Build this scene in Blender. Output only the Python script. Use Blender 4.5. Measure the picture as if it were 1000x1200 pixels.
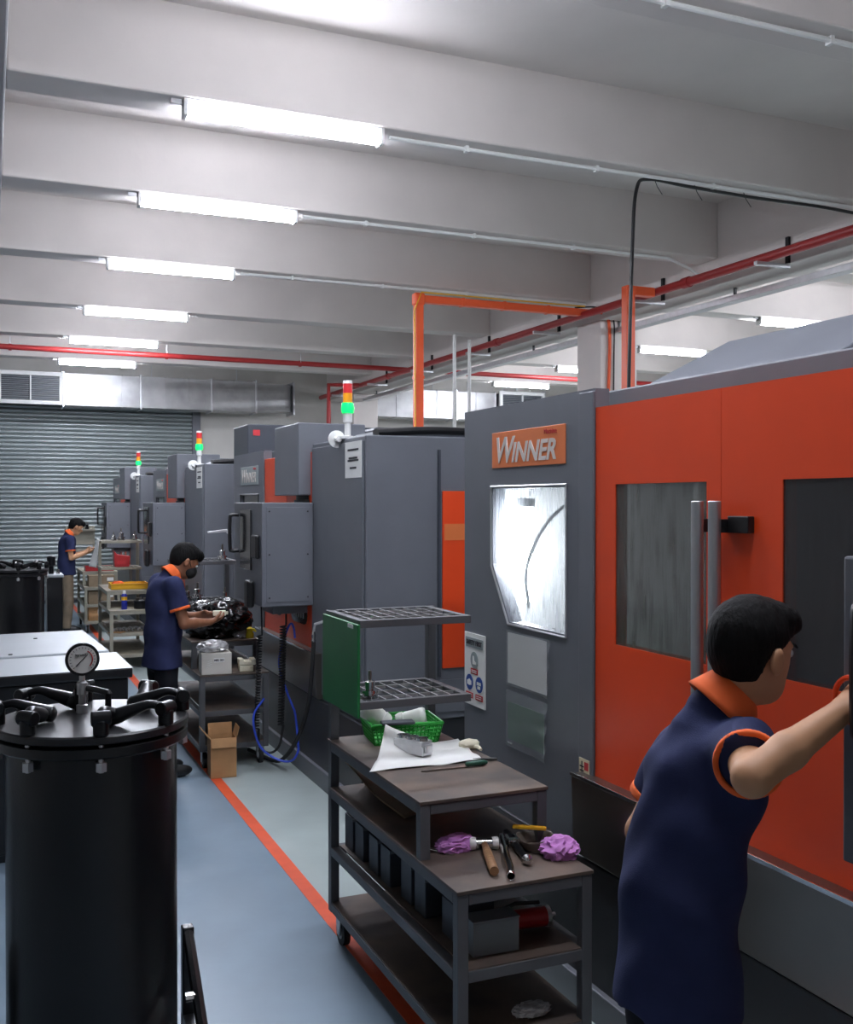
import bpy, bmesh, math, random
import numpy as np
from mathutils import Vector, Matrix, noise

for o in list(bpy.data.objects):
    bpy.data.objects.remove(o, do_unlink=True)
random.seed(7)
SC = bpy.context.scene
COL = SC.collection

# ---------------------------------------------------------------- camera, world, exposure
cam_d = bpy.data.cameras.new('camera')
cam = bpy.data.objects.new('camera', cam_d)
COL.objects.link(cam)
cam_d.sensor_fit = 'HORIZONTAL'
cam_d.sensor_width = 36.0
cam_d.lens = 43.2
cam_d.clip_start = 0.05
cam_d.clip_end = 200
cam.location = (0, 0, 1.88)
cam.rotation_euler = (math.radians(90 - 0.53), 0, math.radians(-23.2))
SC.camera = cam

world = bpy.data.worlds.new('world')
SC.world = world
world.use_nodes = True
world.node_tree.nodes['Background'].inputs[0].default_value = (0.75, 0.8, 0.9, 1)
world.node_tree.nodes['Background'].inputs[1].default_value = 0.25
SC.view_settings.view_transform = 'Standard'
SC.view_settings.look = 'None'
SC.view_settings.gamma = 1.0
SC.view_settings.use_curve_mapping = False
SC.view_settings.exposure = 1.22
LAMP = 66.0            # emission of the ceiling battens

# ---------------------------------------------------------------- materials
def srgb(r, g, b):
    f = lambda c: (c / 12.92 if c <= 0.04045 else ((c + 0.055) / 1.055) ** 2.4)
    return (f(r / 255), f(g / 255), f(b / 255), 1)

MATS = {}
def mat(name, rgb, rough=0.5, metal=0.0, var=0.0, scale=6.0, bump=0.0, bscale=60.0, emit=None,
        estr=0.0, alpha=1.0, stretch=None, rgb2=None, coat=0.0, spec=None):
    if name in MATS:
        return MATS[name]
    m = bpy.data.materials.new(name)
    m.use_nodes = True
    nt = m.node_tree
    b = nt.nodes['Principled BSDF']
    b.inputs['Base Color'].default_value = srgb(*rgb)
    b.inputs['Roughness'].default_value = rough
    b.inputs['Metallic'].default_value = metal
    if spec is not None:
        b.inputs['Specular IOR Level'].default_value = spec
    if coat:
        b.inputs['Coat Weight'].default_value = coat
    if alpha < 1:
        b.inputs['Alpha'].default_value = alpha
    if emit:
        b.inputs['Emission Color'].default_value = srgb(*emit)
        b.inputs['Emission Strength'].default_value = estr
    tc = None
    if var or bump or rgb2:
        tc = nt.nodes.new('ShaderNodeTexCoord')
        src = tc.outputs['Object']
        if stretch:
            mp = nt.nodes.new('ShaderNodeMapping')
            mp.inputs['Scale'].default_value = stretch
            nt.links.new(src, mp.inputs['Vector'])
            src = mp.outputs['Vector']
        if var or rgb2:
            n = nt.nodes.new('ShaderNodeTexNoise')
            n.inputs['Scale'].default_value = scale
            n.inputs['Detail'].default_value = 6
            nt.links.new(src, n.inputs['Vector'])
            r = nt.nodes.new('ShaderNodeValToRGB')
            c = srgb(*rgb)
            if rgb2:
                c1, c2 = c, srgb(*rgb2)
            else:
                c1 = tuple(max(0, x * (1 - var)) for x in c[:3]) + (1,)
                c2 = tuple(min(1, x * (1 + var)) for x in c[:3]) + (1,)
            r.color_ramp.elements[0].position = 0.35
            r.color_ramp.elements[1].position = 0.65
            r.color_ramp.elements[0].color = c1
            r.color_ramp.elements[1].color = c2
            nt.links.new(n.outputs['Fac'], r.inputs['Fac'])
            nt.links.new(r.outputs['Color'], b.inputs['Base Color'])
        if bump:
            n2 = nt.nodes.new('ShaderNodeTexNoise')
            n2.inputs['Scale'].default_value = bscale
            n2.inputs['Detail'].default_value = 4
            nt.links.new(src, n2.inputs['Vector'])
            bp = nt.nodes.new('ShaderNodeBump')
            bp.inputs['Strength'].default_value = bump
            bp.inputs['Distance'].default_value = 0.01
            nt.links.new(n2.outputs['Fac'], bp.inputs['Height'])
            nt.links.new(bp.outputs['Normal'], b.inputs['Normal'])
    MATS[name] = m
    return m

M = {}
M['concrete'] = mat('white_painted_concrete', (220, 213, 208), 0.75, var=0.04, scale=1.5, bump=0.12, bscale=14)
M['wall'] = mat('wall_paint', (205, 202, 196), 0.8, var=0.05, scale=2)
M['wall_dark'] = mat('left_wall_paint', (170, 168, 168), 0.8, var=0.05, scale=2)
M['floor'] = mat('blue_grey_epoxy', (124, 143, 158), 0.36, var=0.05, scale=3, bump=0.03, bscale=25)
M['floor2'] = mat('pale_epoxy', (172, 184, 182), 0.36, var=0.05, scale=3)
M['line'] = mat('orange_line_paint', (226, 88, 48), 0.45, var=0.06, scale=9)
M['grey'] = mat('machine_grey_paint', (106, 109, 116), 0.42, var=0.04, scale=4, bump=0.04, bscale=300)
M['grey_dk'] = mat('machine_dark_grey', (60, 64, 72), 0.45, var=0.05, scale=4)
M['base'] = mat('machine_base_black', (46, 48, 52), 0.4, var=0.08, scale=4)
M['orange'] = mat('machine_orange_paint', (232, 74, 28), 0.36, var=0.03, scale=3)
M['sign_orange'] = mat('sign_orange', (222, 120, 66), 0.4)
M['steel'] = mat('brushed_steel', (138, 131, 124), 0.34, 1.0, var=0.05, scale=3)
M['chrome'] = mat('chrome', (215, 215, 215), 0.14, 1.0)
M['alu'] = mat('aluminium', (205, 206, 208), 0.34, 0.75, var=0.05, scale=20)
M['alu_satin'] = mat('satin_handle', (176, 178, 180), 0.4, 0.85)
M['black'] = mat('black_plastic', (22, 22, 24), 0.4)
M['blackgloss'] = mat('black_tank_paint', (16, 17, 20), 0.33, var=0.1, scale=8, bump=0.05, bscale=200, coat=0.15)
M['blackmetal'] = mat('black_clamp_metal', (30, 31, 34), 0.28, 0.5)
M['lidpaint'] = mat('black_lid_paint', (30, 31, 34), 0.4, var=0.15, scale=12)
M['letter'] = mat('silver_lettering', (214, 206, 198), 0.4)
M['rubber'] = mat('rubber', (28, 28, 29), 0.7)
M['cart'] = mat('cart_grey_paint', (84, 85, 88), 0.5, var=0.08, scale=6)
M['cart_tan'] = mat('cart_tan_paint', (150, 147, 132), 0.5, var=0.08, scale=6)
M['top'] = mat('worn_steel_top', (112, 96, 84), 0.5, 0.2, scale=5, rgb2=(80, 72, 68))
M['top_tan'] = mat('worn_tan_top', (168, 160, 140), 0.55, scale=5, rgb2=(140, 134, 120))
M['red'] = mat('fire_pipe_red', (164, 42, 42), 0.4)
M['pipeorange'] = mat('conduit_orange', (236, 96, 52), 0.4)
M['galv'] = mat('galvanised', (168, 168, 168), 0.45, 0.8, var=0.15, scale=3, bump=0.25, bscale=5)
M['shutter'] = mat('shutter_slats', (160, 168, 168), 0.4, 0.4, var=0.05, scale=1.5)
M['white'] = mat('white_plastic', (235, 235, 232), 0.4)
M['paper'] = mat('white_paper', (232, 232, 228), 0.7)
M['card'] = mat('cardboard', (178, 136, 92), 0.8, var=0.08, scale=10)
M['card_dk'] = mat('dull_cardboard', (140, 122, 98), 0.8, var=0.1, scale=10)
M['green'] = mat('green_plate', (20, 112, 56), 0.45, var=0.06)
M['greenplastic'] = mat('green_basket', (44, 168, 62), 0.4)
M['purple'] = mat('purple_rag', (196, 132, 200), 0.85, var=0.12, scale=20)
M['wood'] = mat('hammer_wood', (140, 104, 70), 0.6, var=0.25, scale=12, stretch=(1, 12, 12))
M['yellow'] = mat('yellow_plastic', (232, 176, 32), 0.45)
M['redplastic'] = mat('red_plastic', (176, 40, 44), 0.35)
M['blue'] = mat('blue_hose', (44, 74, 190), 0.4)
M['bluecan'] = mat('blue_can', (40, 50, 150), 0.35)
M['navy'] = mat('navy_knit', (44, 50, 84), 0.85, spec=0.2, var=0.08, scale=8, bump=0.15, bscale=400)
M['orangeknit'] = mat('orange_knit', (236, 104, 44), 0.85)
M['skin_a'] = mat('skin_a', (196, 146, 108), 0.55, var=0.04, scale=10)
M['skin_b'] = mat('skin_b', (140, 92, 66), 0.55, var=0.04, scale=10)
M['hair'] = mat('black_hair', (12, 11, 11), 0.75, spec=0.2, bump=0.5, bscale=90, stretch=(1, 1, 0.25))
M['trouser'] = mat('black_trousers', (26, 27, 33), 0.85, spec=0.2)
M['khaki'] = mat('khaki_trousers', (132, 116, 96), 0.85, var=0.1, scale=10)
M['mask'] = mat('black_face_mask', (20, 20, 22), 0.8)
M['bag'] = mat('black_bin_bag', (14, 14, 15), 0.18)
M['foil'] = mat('crumpled_wrap', (205, 205, 205), 0.25, 0.3)
M['cream'] = mat('cream_foam', (232, 224, 200), 0.7)
M['boxwhite'] = mat('white_carton', (214, 210, 200), 0.7)
M['amber'] = mat('amber_lens', (226, 150, 30), 0.3, emit=(226, 150, 30), estr=0.15)
M['redlens'] = mat('red_lens', (200, 44, 50), 0.3, emit=(200, 40, 50), estr=0.12)
M['greenlens'] = mat('green_lens', (30, 220, 130), 0.3, emit=(0, 235, 90), estr=0.55)
M['lamp'] = mat('lamp_diffuser', (255, 255, 255), 0.4, emit=(236, 241, 255), estr=LAMP)
M['worklamp'] = mat('work_lamp_tube', (255, 255, 255), 0.4, emit=(245, 250, 255), estr=40)
M['cavity'] = mat('machine_interior', (190, 194, 196), 0.5, var=0.06)
M['cavity_dk'] = mat('machine_interior_grey', (120, 122, 120), 0.5, var=0.1)
M['darkglass'] = mat('dark_window', (52, 52, 54), 0.12, var=0.2, scale=4, stretch=(1, 6, 1))
M['ink'] = mat('ink', (50, 50, 56), 0.7)
M['signblue'] = mat('sign_blue', (36, 74, 150), 0.5)
M['signred'] = mat('sign_red', (190, 44, 50), 0.5)
M['signgrey'] = mat('sign_grey', (150, 160, 160), 0.5)
M['greybox'] = mat('grey_metal_box', (120, 126, 130), 0.45, var=0.05)
M['granite'] = mat('brushed_plate_top', (168, 174, 178), 0.42, 0.2, var=0.04, scale=2)
M['cream_lbl'] = mat('label_cream', (222, 212, 180), 0.6)

def glass_mat(name, rgb, fac, rough=0.08, streak=0.0):
    m = bpy.data.materials.new(name)
    m.use_nodes = True
    nt = m.node_tree
    nt.nodes.clear()
    out = nt.nodes.new('ShaderNodeOutputMaterial')
    tr = nt.nodes.new('ShaderNodeBsdfTransparent')
    p = nt.nodes.new('ShaderNodeBsdfPrincipled')
    p.inputs['Base Color'].default_value = srgb(*rgb)
    p.inputs['Roughness'].default_value = rough
    mx = nt.nodes.new('ShaderNodeMixShader')
    mx.inputs[0].default_value = fac
    if streak:
        tc = nt.nodes.new('ShaderNodeTexCoord')
        mp = nt.nodes.new('ShaderNodeMapping')
        mp.inputs['Scale'].default_value = (1, 34, 3)
        n = nt.nodes.new('ShaderNodeTexNoise')
        n.inputs['Scale'].default_value = 1.6
        n.inputs['Detail'].default_value = 5
        r = nt.nodes.new('ShaderNodeMapRange')
        r.inputs[1].default_value = 0.5
        r.inputs[2].default_value = 0.75
        r.inputs[3].default_value = fac
        r.inputs[4].default_value = min(1, fac + streak)
        nt.links.new(tc.outputs['Object'], mp.inputs['Vector'])
        nt.links.new(mp.outputs['Vector'], n.inputs['Vector'])
        nt.links.new(n.outputs['Fac'], r.inputs[0])
        nt.links.new(r.outputs[0], mx.inputs[0])
    nt.links.new(tr.outputs[0], mx.inputs[1])
    nt.links.new(p.outputs[0], mx.inputs[2])
    nt.links.new(mx.outputs[0], out.inputs[0])
    return m
M['glass_clear'] = glass_mat('clear_window', (225, 230, 235), 0.28, 0.12, 0.25)
M['glass_wet'] = glass_mat('coolant_streaked_window', (92, 92, 86), 0.62, 0.14, 0.3)
M['glass_dark'] = glass_mat('smoked_window', (60, 60, 62), 0.72, 0.1, 0.15)
M['film'] = glass_mat('clear_film', (175, 180, 184), 0.35, 0.2, 0.0)

# ---------------------------------------------------------------- mesh helpers
class MB:
    def __init__(s):
        s.v = []; s.f = []
    def box(s, x0, x1, y0, y1, z0, z1):
        n = len(s.v)
        s.v += [(x0,y0,z0),(x1,y0,z0),(x1,y1,z0),(x0,y1,z0),(x0,y0,z1),(x1,y0,z1),(x1,y1,z1),(x0,y1,z1)]
        for q in ((0,3,2,1),(4,5,6,7),(0,1,5,4),(1,2,6,5),(2,3,7,6),(3,0,4,7)):
            s.f.append(tuple(n+i for i in q))
        return s
    def prism(s, poly, axis, t0, t1):
        """poly 2D points; axis 'x': (y,z), 'y': (x,z), 'z': (x,y)"""
        a = sum(poly[i][0]*poly[(i+1) % len(poly)][1]-poly[(i+1) % len(poly)][0]*poly[i][1] for i in range(len(poly)))
        if (a < 0) != (axis == 'y'):
            poly = poly[::-1]
        n = len(s.v); k = len(poly)
        def P(p, t):
            return (t,p[0],p[1]) if axis == 'x' else ((p[0],t,p[1]) if axis == 'y' else (p[0],p[1],t))
        s.v += [P(p, t0) for p in poly] + [P(p, t1) for p in poly]
        s.f.append(tuple(n+i for i in range(k))[::-1])
        s.f.append(tuple(n+k+i for i in range(k)))
        for i in range(k):
            j = (i+1) % k
            s.f.append((n+i, n+j, n+k+j, n+k+i))
        return s
    def tube(s, pts, r, n=10, closed=False, cap=True, flat=None):
        pts = [Vector(p) for p in pts]
        k = len(pts)
        rs = r if isinstance(r, (list, tuple)) else [r]*k
        base = len(s.v)
        up = None
        for i, p in enumerate(pts):
            if closed:
                t = pts[(i+1) % k]-pts[i-1]
            else:
                t = pts[min(i+1, k-1)]-pts[max(i-1, 0)]
            t.normalize()
            if up is None:
                up = Vector((0,0,1)) if abs(t.z) < 0.9 else Vector((1,0,0))
            up = (up - t*up.dot(t))
            if up.length < 1e-6:
                up = Vector((1,0,0)) - t*t.x
            up.normalize()
            sd = t.cross(up)
            fl = flat if flat else 1.0
            for j in range(n):
                a = 2*math.pi*j/n
                q = p + sd*(math.cos(a)*rs[i]) + up*(math.sin(a)*rs[i]*fl)
                s.v.append(tuple(q))
        m = k if closed else k-1
        for i in range(m):
            i2 = (i+1) % k
            for j in range(n):
                j2 = (j+1) % n
                s.f.append((base+i*n+j, base+i*n+j2, base+i2*n+j2, base+i2*n+j))
        if cap and not closed:
            s.f.append(tuple(base+j for j in range(n))[::-1])
            s.f.append(tuple(base+(k-1)*n+j for j in range(n)))
        return s
    def cyl(s, a, b, r0, r1=None, n=16):
        return s.tube([a, b], [r0, r0 if r1 is None else r1], n)
    def lathe(s, prof, c=(0,0,0), axis=(0,0,1), n=24):
        """prof: list of (r, t) along axis"""
        ax = Vector(axis).normalized()
        u = ax.orthogonal().normalized(); w = ax.cross(u)
        base = len(s.v); c = Vector(c)
        for (r, t) in prof:
            for j in range(n):
                a = 2*math.pi*j/n
                s.v.append(tuple(c+ax*t+u*(r*math.cos(a))+w*(r*math.sin(a))))
        k = len(prof)
        for i in range(k-1):
            for j in range(n):
                j2 = (j+1) % n
                s.f.append((base+i*n+j, base+i*n+j2, base+(i+1)*n+j2, base+(i+1)*n+j))
        s.f.append(tuple(base+j for j in range(n))[::-1])
        s.f.append(tuple(base+(k-1)*n+j for j in range(n)))
        return s
    def grid(s, nx, ny, fn):
        base = len(s.v)
        for i in range(nx+1):
            for j in range(ny+1):
                s.v.append(tuple(fn(i/nx, j/ny)))
        for i in range(nx):
            for j in range(ny):
                a = base+i*(ny+1)+j
                s.f.append((a, a+ny+1, a+ny+2, a+1))
        return s
    def xf(s, M4):
        s.v = [tuple(M4 @ Vector(p)) for p in s.v]
        return s
    def build(s, name, material, parent=None, smooth=False, bevel=0.0, loc=None, rotz=0.0, seg=2, solid=0.0):
        me = bpy.data.meshes.new(name)
        me.from_pydata(s.v, [], s.f)
        me.materials.append(M[material] if isinstance(material, str) else material)
        me.update()
        if smooth:
            me.shade_smooth()
            me.set_sharp_from_angle(angle=math.radians(38))
        o = bpy.data.objects.new(name, me)
        COL.objects.link(o)
        if parent:
            o.parent = parent
        if loc:
            o.location = loc
        if rotz:
            o.rotation_euler.z = rotz
        if solid:
            md = o.modifiers.new('thickness', 'SOLIDIFY'); md.thickness = solid
        if bevel:
            md = o.modifiers.new('bevel', 'BEVEL')
            md.width = bevel; md.segments = seg; md.limit_method = 'ANGLE'
        return o

def tag(o, label=None, cat=None, group=None, kind=None):
    if label: o['label'] = label
    if cat: o['category'] = cat
    if group: o['group'] = group
    if kind: o['kind'] = kind
    return o
def empty(name, loc, rz=0.0):
    o = bpy.data.objects.new(name, None)
    COL.objects.link(o)
    o.location = loc; o.rotation_euler.z = rz
    o.empty_display_size = 0.1
    return o
def thing(name, label, cat, loc, rz=0.0, group=None):
    return tag(empty(name, loc, rz), label, cat, group)
def copy_tree(o, parent=None):
    c = o.copy(); COL.objects.link(c); c.parent = parent
    for ch in list(o.children):
        copy_tree(ch, c)
    return c
def struct(o, label=None):
    return tag(o, label, None, None, 'structure')

def text_mesh(body, size, shear=0.0, extrude=0.0008, bold=0.0):
    cu = bpy.data.curves.new('txt', 'FONT')
    cu.body = body; cu.size = size; cu.shear = shear; cu.extrude = extrude; cu.offset = bold
    cu.align_x = 'CENTER'; cu.align_y = 'CENTER'
    cu.resolution_u = 3
    o = bpy.data.objects.new('txt', cu); COL.objects.link(o)
    dg = bpy.context.evaluated_depsgraph_get()
    me = bpy.data.meshes.new_from_object(o.evaluated_get(dg))
    bpy.data.objects.remove(o); bpy.data.curves.remove(cu)
    return me
AISLE = Matrix(((0,0,-1),(-1,0,0),(0,1,0)))      # text x -> -Y, y -> Z, normal -> -X
FRONT = Matrix(((1,0,0),(0,0,-1),(0,1,0)))       # text x -> X, y -> Z, normal -> -Y
FLATUP = Matrix(((1,0,0),(0,1,0),(0,0,1)))
def lettering(name, body, size, material, parent, loc, orient, shear=0.0, bold=0.0, fitw=None):
    me = text_mesh(body, size, shear, 0.0008, bold)
    if fitw:
        xs = [v.co.x for v in me.vertices]
        k = fitw/(max(xs)-min(xs))
        for v in me.vertices: v.co.x *= k
    for v in me.vertices:
        v.co = orient @ v.co
    me.name = name
    me.materials.clear(); me.materials.append(M[material])
    o = bpy.data.objects.new(name, me); COL.objects.link(o)
    o.parent = parent; o.location = loc
    return o

def catmull(pts, n=8):
    P = [Vector(p) for p in pts]
    P = [P[0]*2-P[1]] + P + [P[-1]*2-P[-2]]
    out = []
    for i in range(1, len(P)-2):
        for k in range(n):
            t = k/n
            a, b, c, d = P[i-1], P[i], P[i+1], P[i+2]
            out.append(0.5*((2*b)+(c-a)*t+(2*a-5*b+4*c-d)*t*t+(3*b-a-3*c+d)*t**3))
    out.append(P[-2])
    return out

def blob(name, material, c, rad, amp, freq, parent=None, sub=4, seed=0, flat_bottom=None, rotz=0.0, ridge=True):
    bm = bmesh.new()
    bmesh.ops.create_icosphere(bm, subdivisions=sub, radius=1.0)
    for v in bm.verts:
        p = v.co.copy()
        q = p*freq + Vector((seed*7.3, seed*3.1, seed*1.7))
        nn = noise.noise(q)
        if ridge: nn = 1-2*abs(nn) - 0.4*abs(noise.noise(q*2.3))
        v.co = Vector((p.x*rad[0], p.y*rad[1], p.z*rad[2]))*(1+amp*nn)
        if flat_bottom is not None and v.co.z < flat_bottom:
            v.co.z = flat_bottom
    me = bpy.data.meshes.new(name)
    bm.to_mesh(me); bm.free()
    me.materials.append(M[material]); me.shade_smooth()
    me.set_sharp_from_angle(angle=math.radians(50))
    o = bpy.data.objects.new(name, me); COL.objects.link(o)
    o.location = c; o.rotation_euler.z = rotz
    if parent: o.parent = parent
    return o

# ---------------------------------------------------------------- room
YB = [-0.3, 1.85, 3.85, 6.0, 7.95, 10.2, 12.8, 15.2, 17.6]
YW = 20.3
fl = struct(MB().box(-4, 13, -4, YW, -0.1, 0).build('floor', 'floor'), 'blue grey painted factory floor')
MB().box(1.456, 13, -4, YW, 0, 0.0015).build('machine_bay_paint', 'floor2', fl)
struct(MB().box(1.386, 1.456, -4, YW, 0, 0.0025).build('trim_1', 'line'), 'orange painted safety line on the floor')
ce = struct(MB().box(-4, 13, -4, YW, 4.75, 4.85).build('ceiling', 'concrete'), 'white painted concrete slab with deep beams')
for y in YB:
    MB().box(0.1, 6.45, y, y+0.3, 4.22, 4.76).build('beam', 'concrete', ce, bevel=0.012)
    MB().box(6.85, 13, y, y+0.3, 4.22, 4.76).build('beam', 'concrete', ce, bevel=0.012)
MB().box(6.45, 6.85, -4, YW, 3.97, 4.76).build('girder', 'concrete', ce, bevel=0.012)
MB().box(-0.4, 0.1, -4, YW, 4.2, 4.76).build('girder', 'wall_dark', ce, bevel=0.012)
struct(MB().box(-4, 13, YW, YW+0.15, 0, 4.85).build('wall_back', 'wall'), 'white end wall behind the roller shutter')
struct(MB().box(12.95, 13.1, -4, YW, 0, 4.85).build('wall_right', 'wall'), 'pale side wall beyond the machines')
struct(MB().box(-4.1, -4, -4, YW, 0, 4.85).build('wall_left', 'wall'), 'pale side wall')
struct(MB().box(-4, 13, -4.15, -4, 0, 4.85).build('wall_rear', 'wall'), 'pale wall at the near end')
struct(MB().box(6.45, 6.95, 10.0, 10.5, 0, 3.97).build('trim_2', 'concrete', bevel=0.01), 'white concrete column behind the machines')
struct(MB().box(6.45, 6.95, 18.6, 19.1, 0, 3.97).build('trim_3', 'concrete', bevel=0.01), 'white concrete column near the end wall')

# roller shutter
sh = struct(empty('door_1', (0, YW, 0)), 'closed ribbed metal roller shutter door')
prof = []
for i in range(9):
    t = i/8
    prof.append((-0.03-0.028*math.sin(math.pi*t)**0.8, 0.001+0.076*t))
prof += [(-0.022, 0.077), (-0.022, 0.001)]
sm = MB().prism([(p[0], p[1]) for p in prof], 'x', -0.6, 3.68)
first = None
for i in range(46):
    if first is None:
        o = sm.build('slat', 'shutter', sh, smooth=True); first = o
    else:
        o = first.copy(); COL.objects.link(o); o.parent = sh
    o.location = (0, 0, 0.06+i*0.079)
MB().box(-0.6, 3.68, -0.07, -0.015, 0.0, 0.06).build('bottom_bar', 'grey_dk', sh, bevel=0.004)
MB().box(3.68, 3.84, -0.1, -0.002, 0, 3.75).build('guide_rail', 'grey', sh, bevel=0.005)
MB().box(-0.7, 3.95, -0.34, -0.002, 3.72, 4.2).build('shutter_housing', 'grey', sh, bevel=0.01)

# ---------------------------------------------------------------- ceiling lamps
def batten(x0, y, z, label, group, L=1.24):
    t = thing('ceiling_light', label, 'light', (x0, y, z), 0, group)
    MB().prism([(-0.045, 0), (0.045, 0), (0.03, -0.045), (-0.03, -0.045)], 'x', 0, L).build('housing', 'white', t, bevel=0.003)
    MB().prism([(0.034*math.cos(a)*1.15, -0.066+0.03*math.sin(a)) for a in [i*math.pi/8 for i in range(16)]], 'x', 0.025, L-0.025).build('diffuser', 'lamp', t, smooth=True)
    for xx in (0.0, L-0.025):
        MB().box(xx, xx+0.025, -0.045, 0.045, -0.1, 0).build('end_cap', 'white', t, bevel=0.004)
    MB().box(-0.07, -0.005, -0.012, 0.012, -0.03, 0).build('cable_gland', 'alu', t, bevel=0.002)
    return t
for y, lb in zip(YB[1:], ('lit tube batten above the near carts on the first lit beam', 'lit tube batten under the beam over the man at orange doors',
                          'lit tube batten on the beam carrying the strapped black cable', 'lit tube batten on the beam whose conduit bends at the girder',
                          'lit tube batten on the beam meeting the white column', 'lit tube batten on the beam past the white column',
                          'lit tube batten close to the crossing red sprinkler pipe', 'lit tube batten nearest the roller shutter and silver duct')):
    batten(1.05, y+0.05, 4.22, lb, 'battens above the aisle')
for i, y in enumerate(YB[1:]):
    batten(8.95, y+0.05, 4.22, 'lit tube batten under a beam beyond the concrete column', 'battens beyond the column')

# conduits along the beam bottoms
for i, y in enumerate(YB[1:6]):
    end = 6.44 if i != 3 else 5.95
    P = [(2.36, y+0.1, 4.2), (3.4, y+0.1, 4.2), (4.6, y+0.09, 4.2), (end, y+0.1, 4.2)]
    if i == 3:
        P += [(6.2, y+0.1, 4.12), (6.35, y+0.1, 4.05)]
    c = thing('conduit', 'thin white conduit', 'conduit', (0, 0, 0), 0, 'conduits under the beams')
    c['label'] = ['thin white conduit under the first beam, hood beneath it', 'thin white conduit under the beam over the orange doors',
                  'thin white conduit with black cable strapped beside it', 'thin white conduit bending down at the girder',
                  'thin white conduit under the beam that meets the column'][i]
    MB().tube(P, 0.014, 8).build('pipe', 'white', c, smooth=True)
    for xx in (2.9, 3.9, 4.9):
        MB().box(xx-0.012, xx+0.012, y+0.08, y+0.12, 4.18, 4.222).build('clip', 'white', c)

# black cable that drops from the beam
P = catmull([(6.435, 6.12, 4.16), (5.95, 6.12, 4.175), (5.3, 6.12, 4.17), (4.7, 6.12, 4.18), (4.35, 6.12, 4.19), (4.24, 6.11, 4.1), (4.2, 6.1, 3.7), (4.16, 6.08, 2.8), (4.14, 6.08, 1.5), (4.14, 6.08, 0.02)], 8)
cb = tag(MB().tube(P, 0.013, 8).build('power_cable', 'black', None, smooth=True), 'black cable dropping from the beam behind the orange machine', 'cable')
for xx in (4.4, 4.75, 5.2):
    MB().tube([(xx, 6.12, 4.20), (xx+0.01, 6.10, 4.14), (xx+0.04, 6.08, 4.08)], 0.003, 5).build('cable_tie', 'black', cb)

# fire pipes
fp = thing('fire_pipe', 'long dark red sprinkler pipe bracketed beside the girder', 'pipe', (6.2, 0, 4.0))
MB().cyl((0, -3, 0), (0, YW-0.4, 0), 0.042, n=14).build('pipe', 'red', fp, smooth=True)
for y in (3.2, 5.2, 7.0, 8.8, 10.9, 12.8, 14.8, 16.8, 18.8):
    br = MB().box(-0.12, 0.249, y-0.02, y+0.02, -0.075, -0.043).build('bracket', 'alu', fp)
    MB().box(0.225, 0.249, y-0.02, y+0.02, -0.03, 0.2).build('wall_plate', 'blackmetal', br)
for y in (4.1, 8.1, 12.1, 16.1):
    MB().cyl((0, y-0.05, 0), (0, y+0.05, 0), 0.052, n=14).build('coupling', 'red', fp, smooth=True)
fp2 = thing('fire_pipe', 'red sprinkler pipe crossing the hall before the roller shutter', 'pipe', (0, 15.72, 4.1))
MB().cyl((-3, 0, 0), (11.5, 0.25, 0), 0.04, n=14).build('pipe', 'red', fp2, smooth=True)
for x in (0.3, 2.5, 4.6, 7.6):
    MB().cyl((x, 0.1, 0), (x, 0.1, 0.66), 0.007, n=6).build('hanger', 'alu', fp2)
    MB().cyl((x-0.02, 0.07+x*0.017, 0), (x+0.02, 0.07+x*0.017, 0), 0.05, n=12).build('clamp', 'red', fp2)
fp3 = thing('fire_pipe', 'short red riser pipe beside the silver duct end', 'pipe', (0, 0, 0))
MB().tube([(6.2, 17.5, 4.0), (5.6, 17.5, 3.98), (5.6, 17.5, 3.4), (5.6, 17.5, 0.0)], 0.04, 12).build('pipe', 'red', fp3, smooth=True)

# orange conduits
oc = thing('cable_conduit', 'orange square conduit running from the column and dropping behind machines', 'conduit', (0, 0, 0))
MB().box(4.145, 4.235, 9.95, 10.04, 0, 4.075).build('riser', 'pipeorange', oc, bevel=0.008)
MB().box(4.235, 6.3, 9.955, 10.035, 3.99, 4.07).build('crossbar', 'pipeorange', oc, bevel=0.008)
MB().box(4.13, 4.25, 9.94, 10.05, 3.96, 4.09).build('elbow', 'pipeorange', oc, bevel=0.02)
for x in (4.7, 5.2, 5.75):
    MB().box(x-0.015, x+0.015, 9.95, 10.04, 3.985, 4.075).build('band', 'pipeorange', oc)
for z in (2.6, 3.2):
    MB().box(4.14, 4.24, 9.945, 10.045, z-0.015, z+0.015).build('band', 'pipeorange', oc)
MB().tube([(4.14, 9.93, 0.5), (4.12, 9.93, 3.9), (4.2, 9.93, 4.09), (5.2, 9.93, 4.09), (6.2, 9.93, 4.09)], 0.008, 6).build('earth_wire', 'yellow', oc, smooth=True)
oc2 = thing('cable_conduit', 'short orange conduit bracket dropping behind the black cable', 'conduit', (0, 0, 0))
MB().box(5.81, 5.91, 8.53, 8.63, 0, 4.03).build('riser', 'pipeorange', oc2, bevel=0.008)
MB().box(5.91, 6.15, 8.535, 8.625, 3.94, 4.03).build('crossbar', 'pipeorange', oc2, bevel=0.008)
wc = thing('wiring', 'orange wire hanging down the face of the column', 'wire', (0, 0, 0))
MB().tube(catmull([(6.3, 9.97, 4.05), (6.5, 9.97, 4.02), (6.56, 9.975, 3.8), (6.54, 9.975, 3.0), (6.5, 9.975, 2.0), (6.5, 9.975, 0.02)], 6), 0.018, 8).build('wire', 'pipeorange', wc, smooth=True)
MB().tube(catmull([(6.1, 9.98, 4.08), (6.4, 9.97, 4.1), (6.6, 9.97, 4.0), (6.62, 9.98, 3.5), (6.6, 9.98, 2.0), (6.6, 9.98, 0.02)], 6), 0.009, 8).build('cord', 'black', wc, smooth=True)

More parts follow.
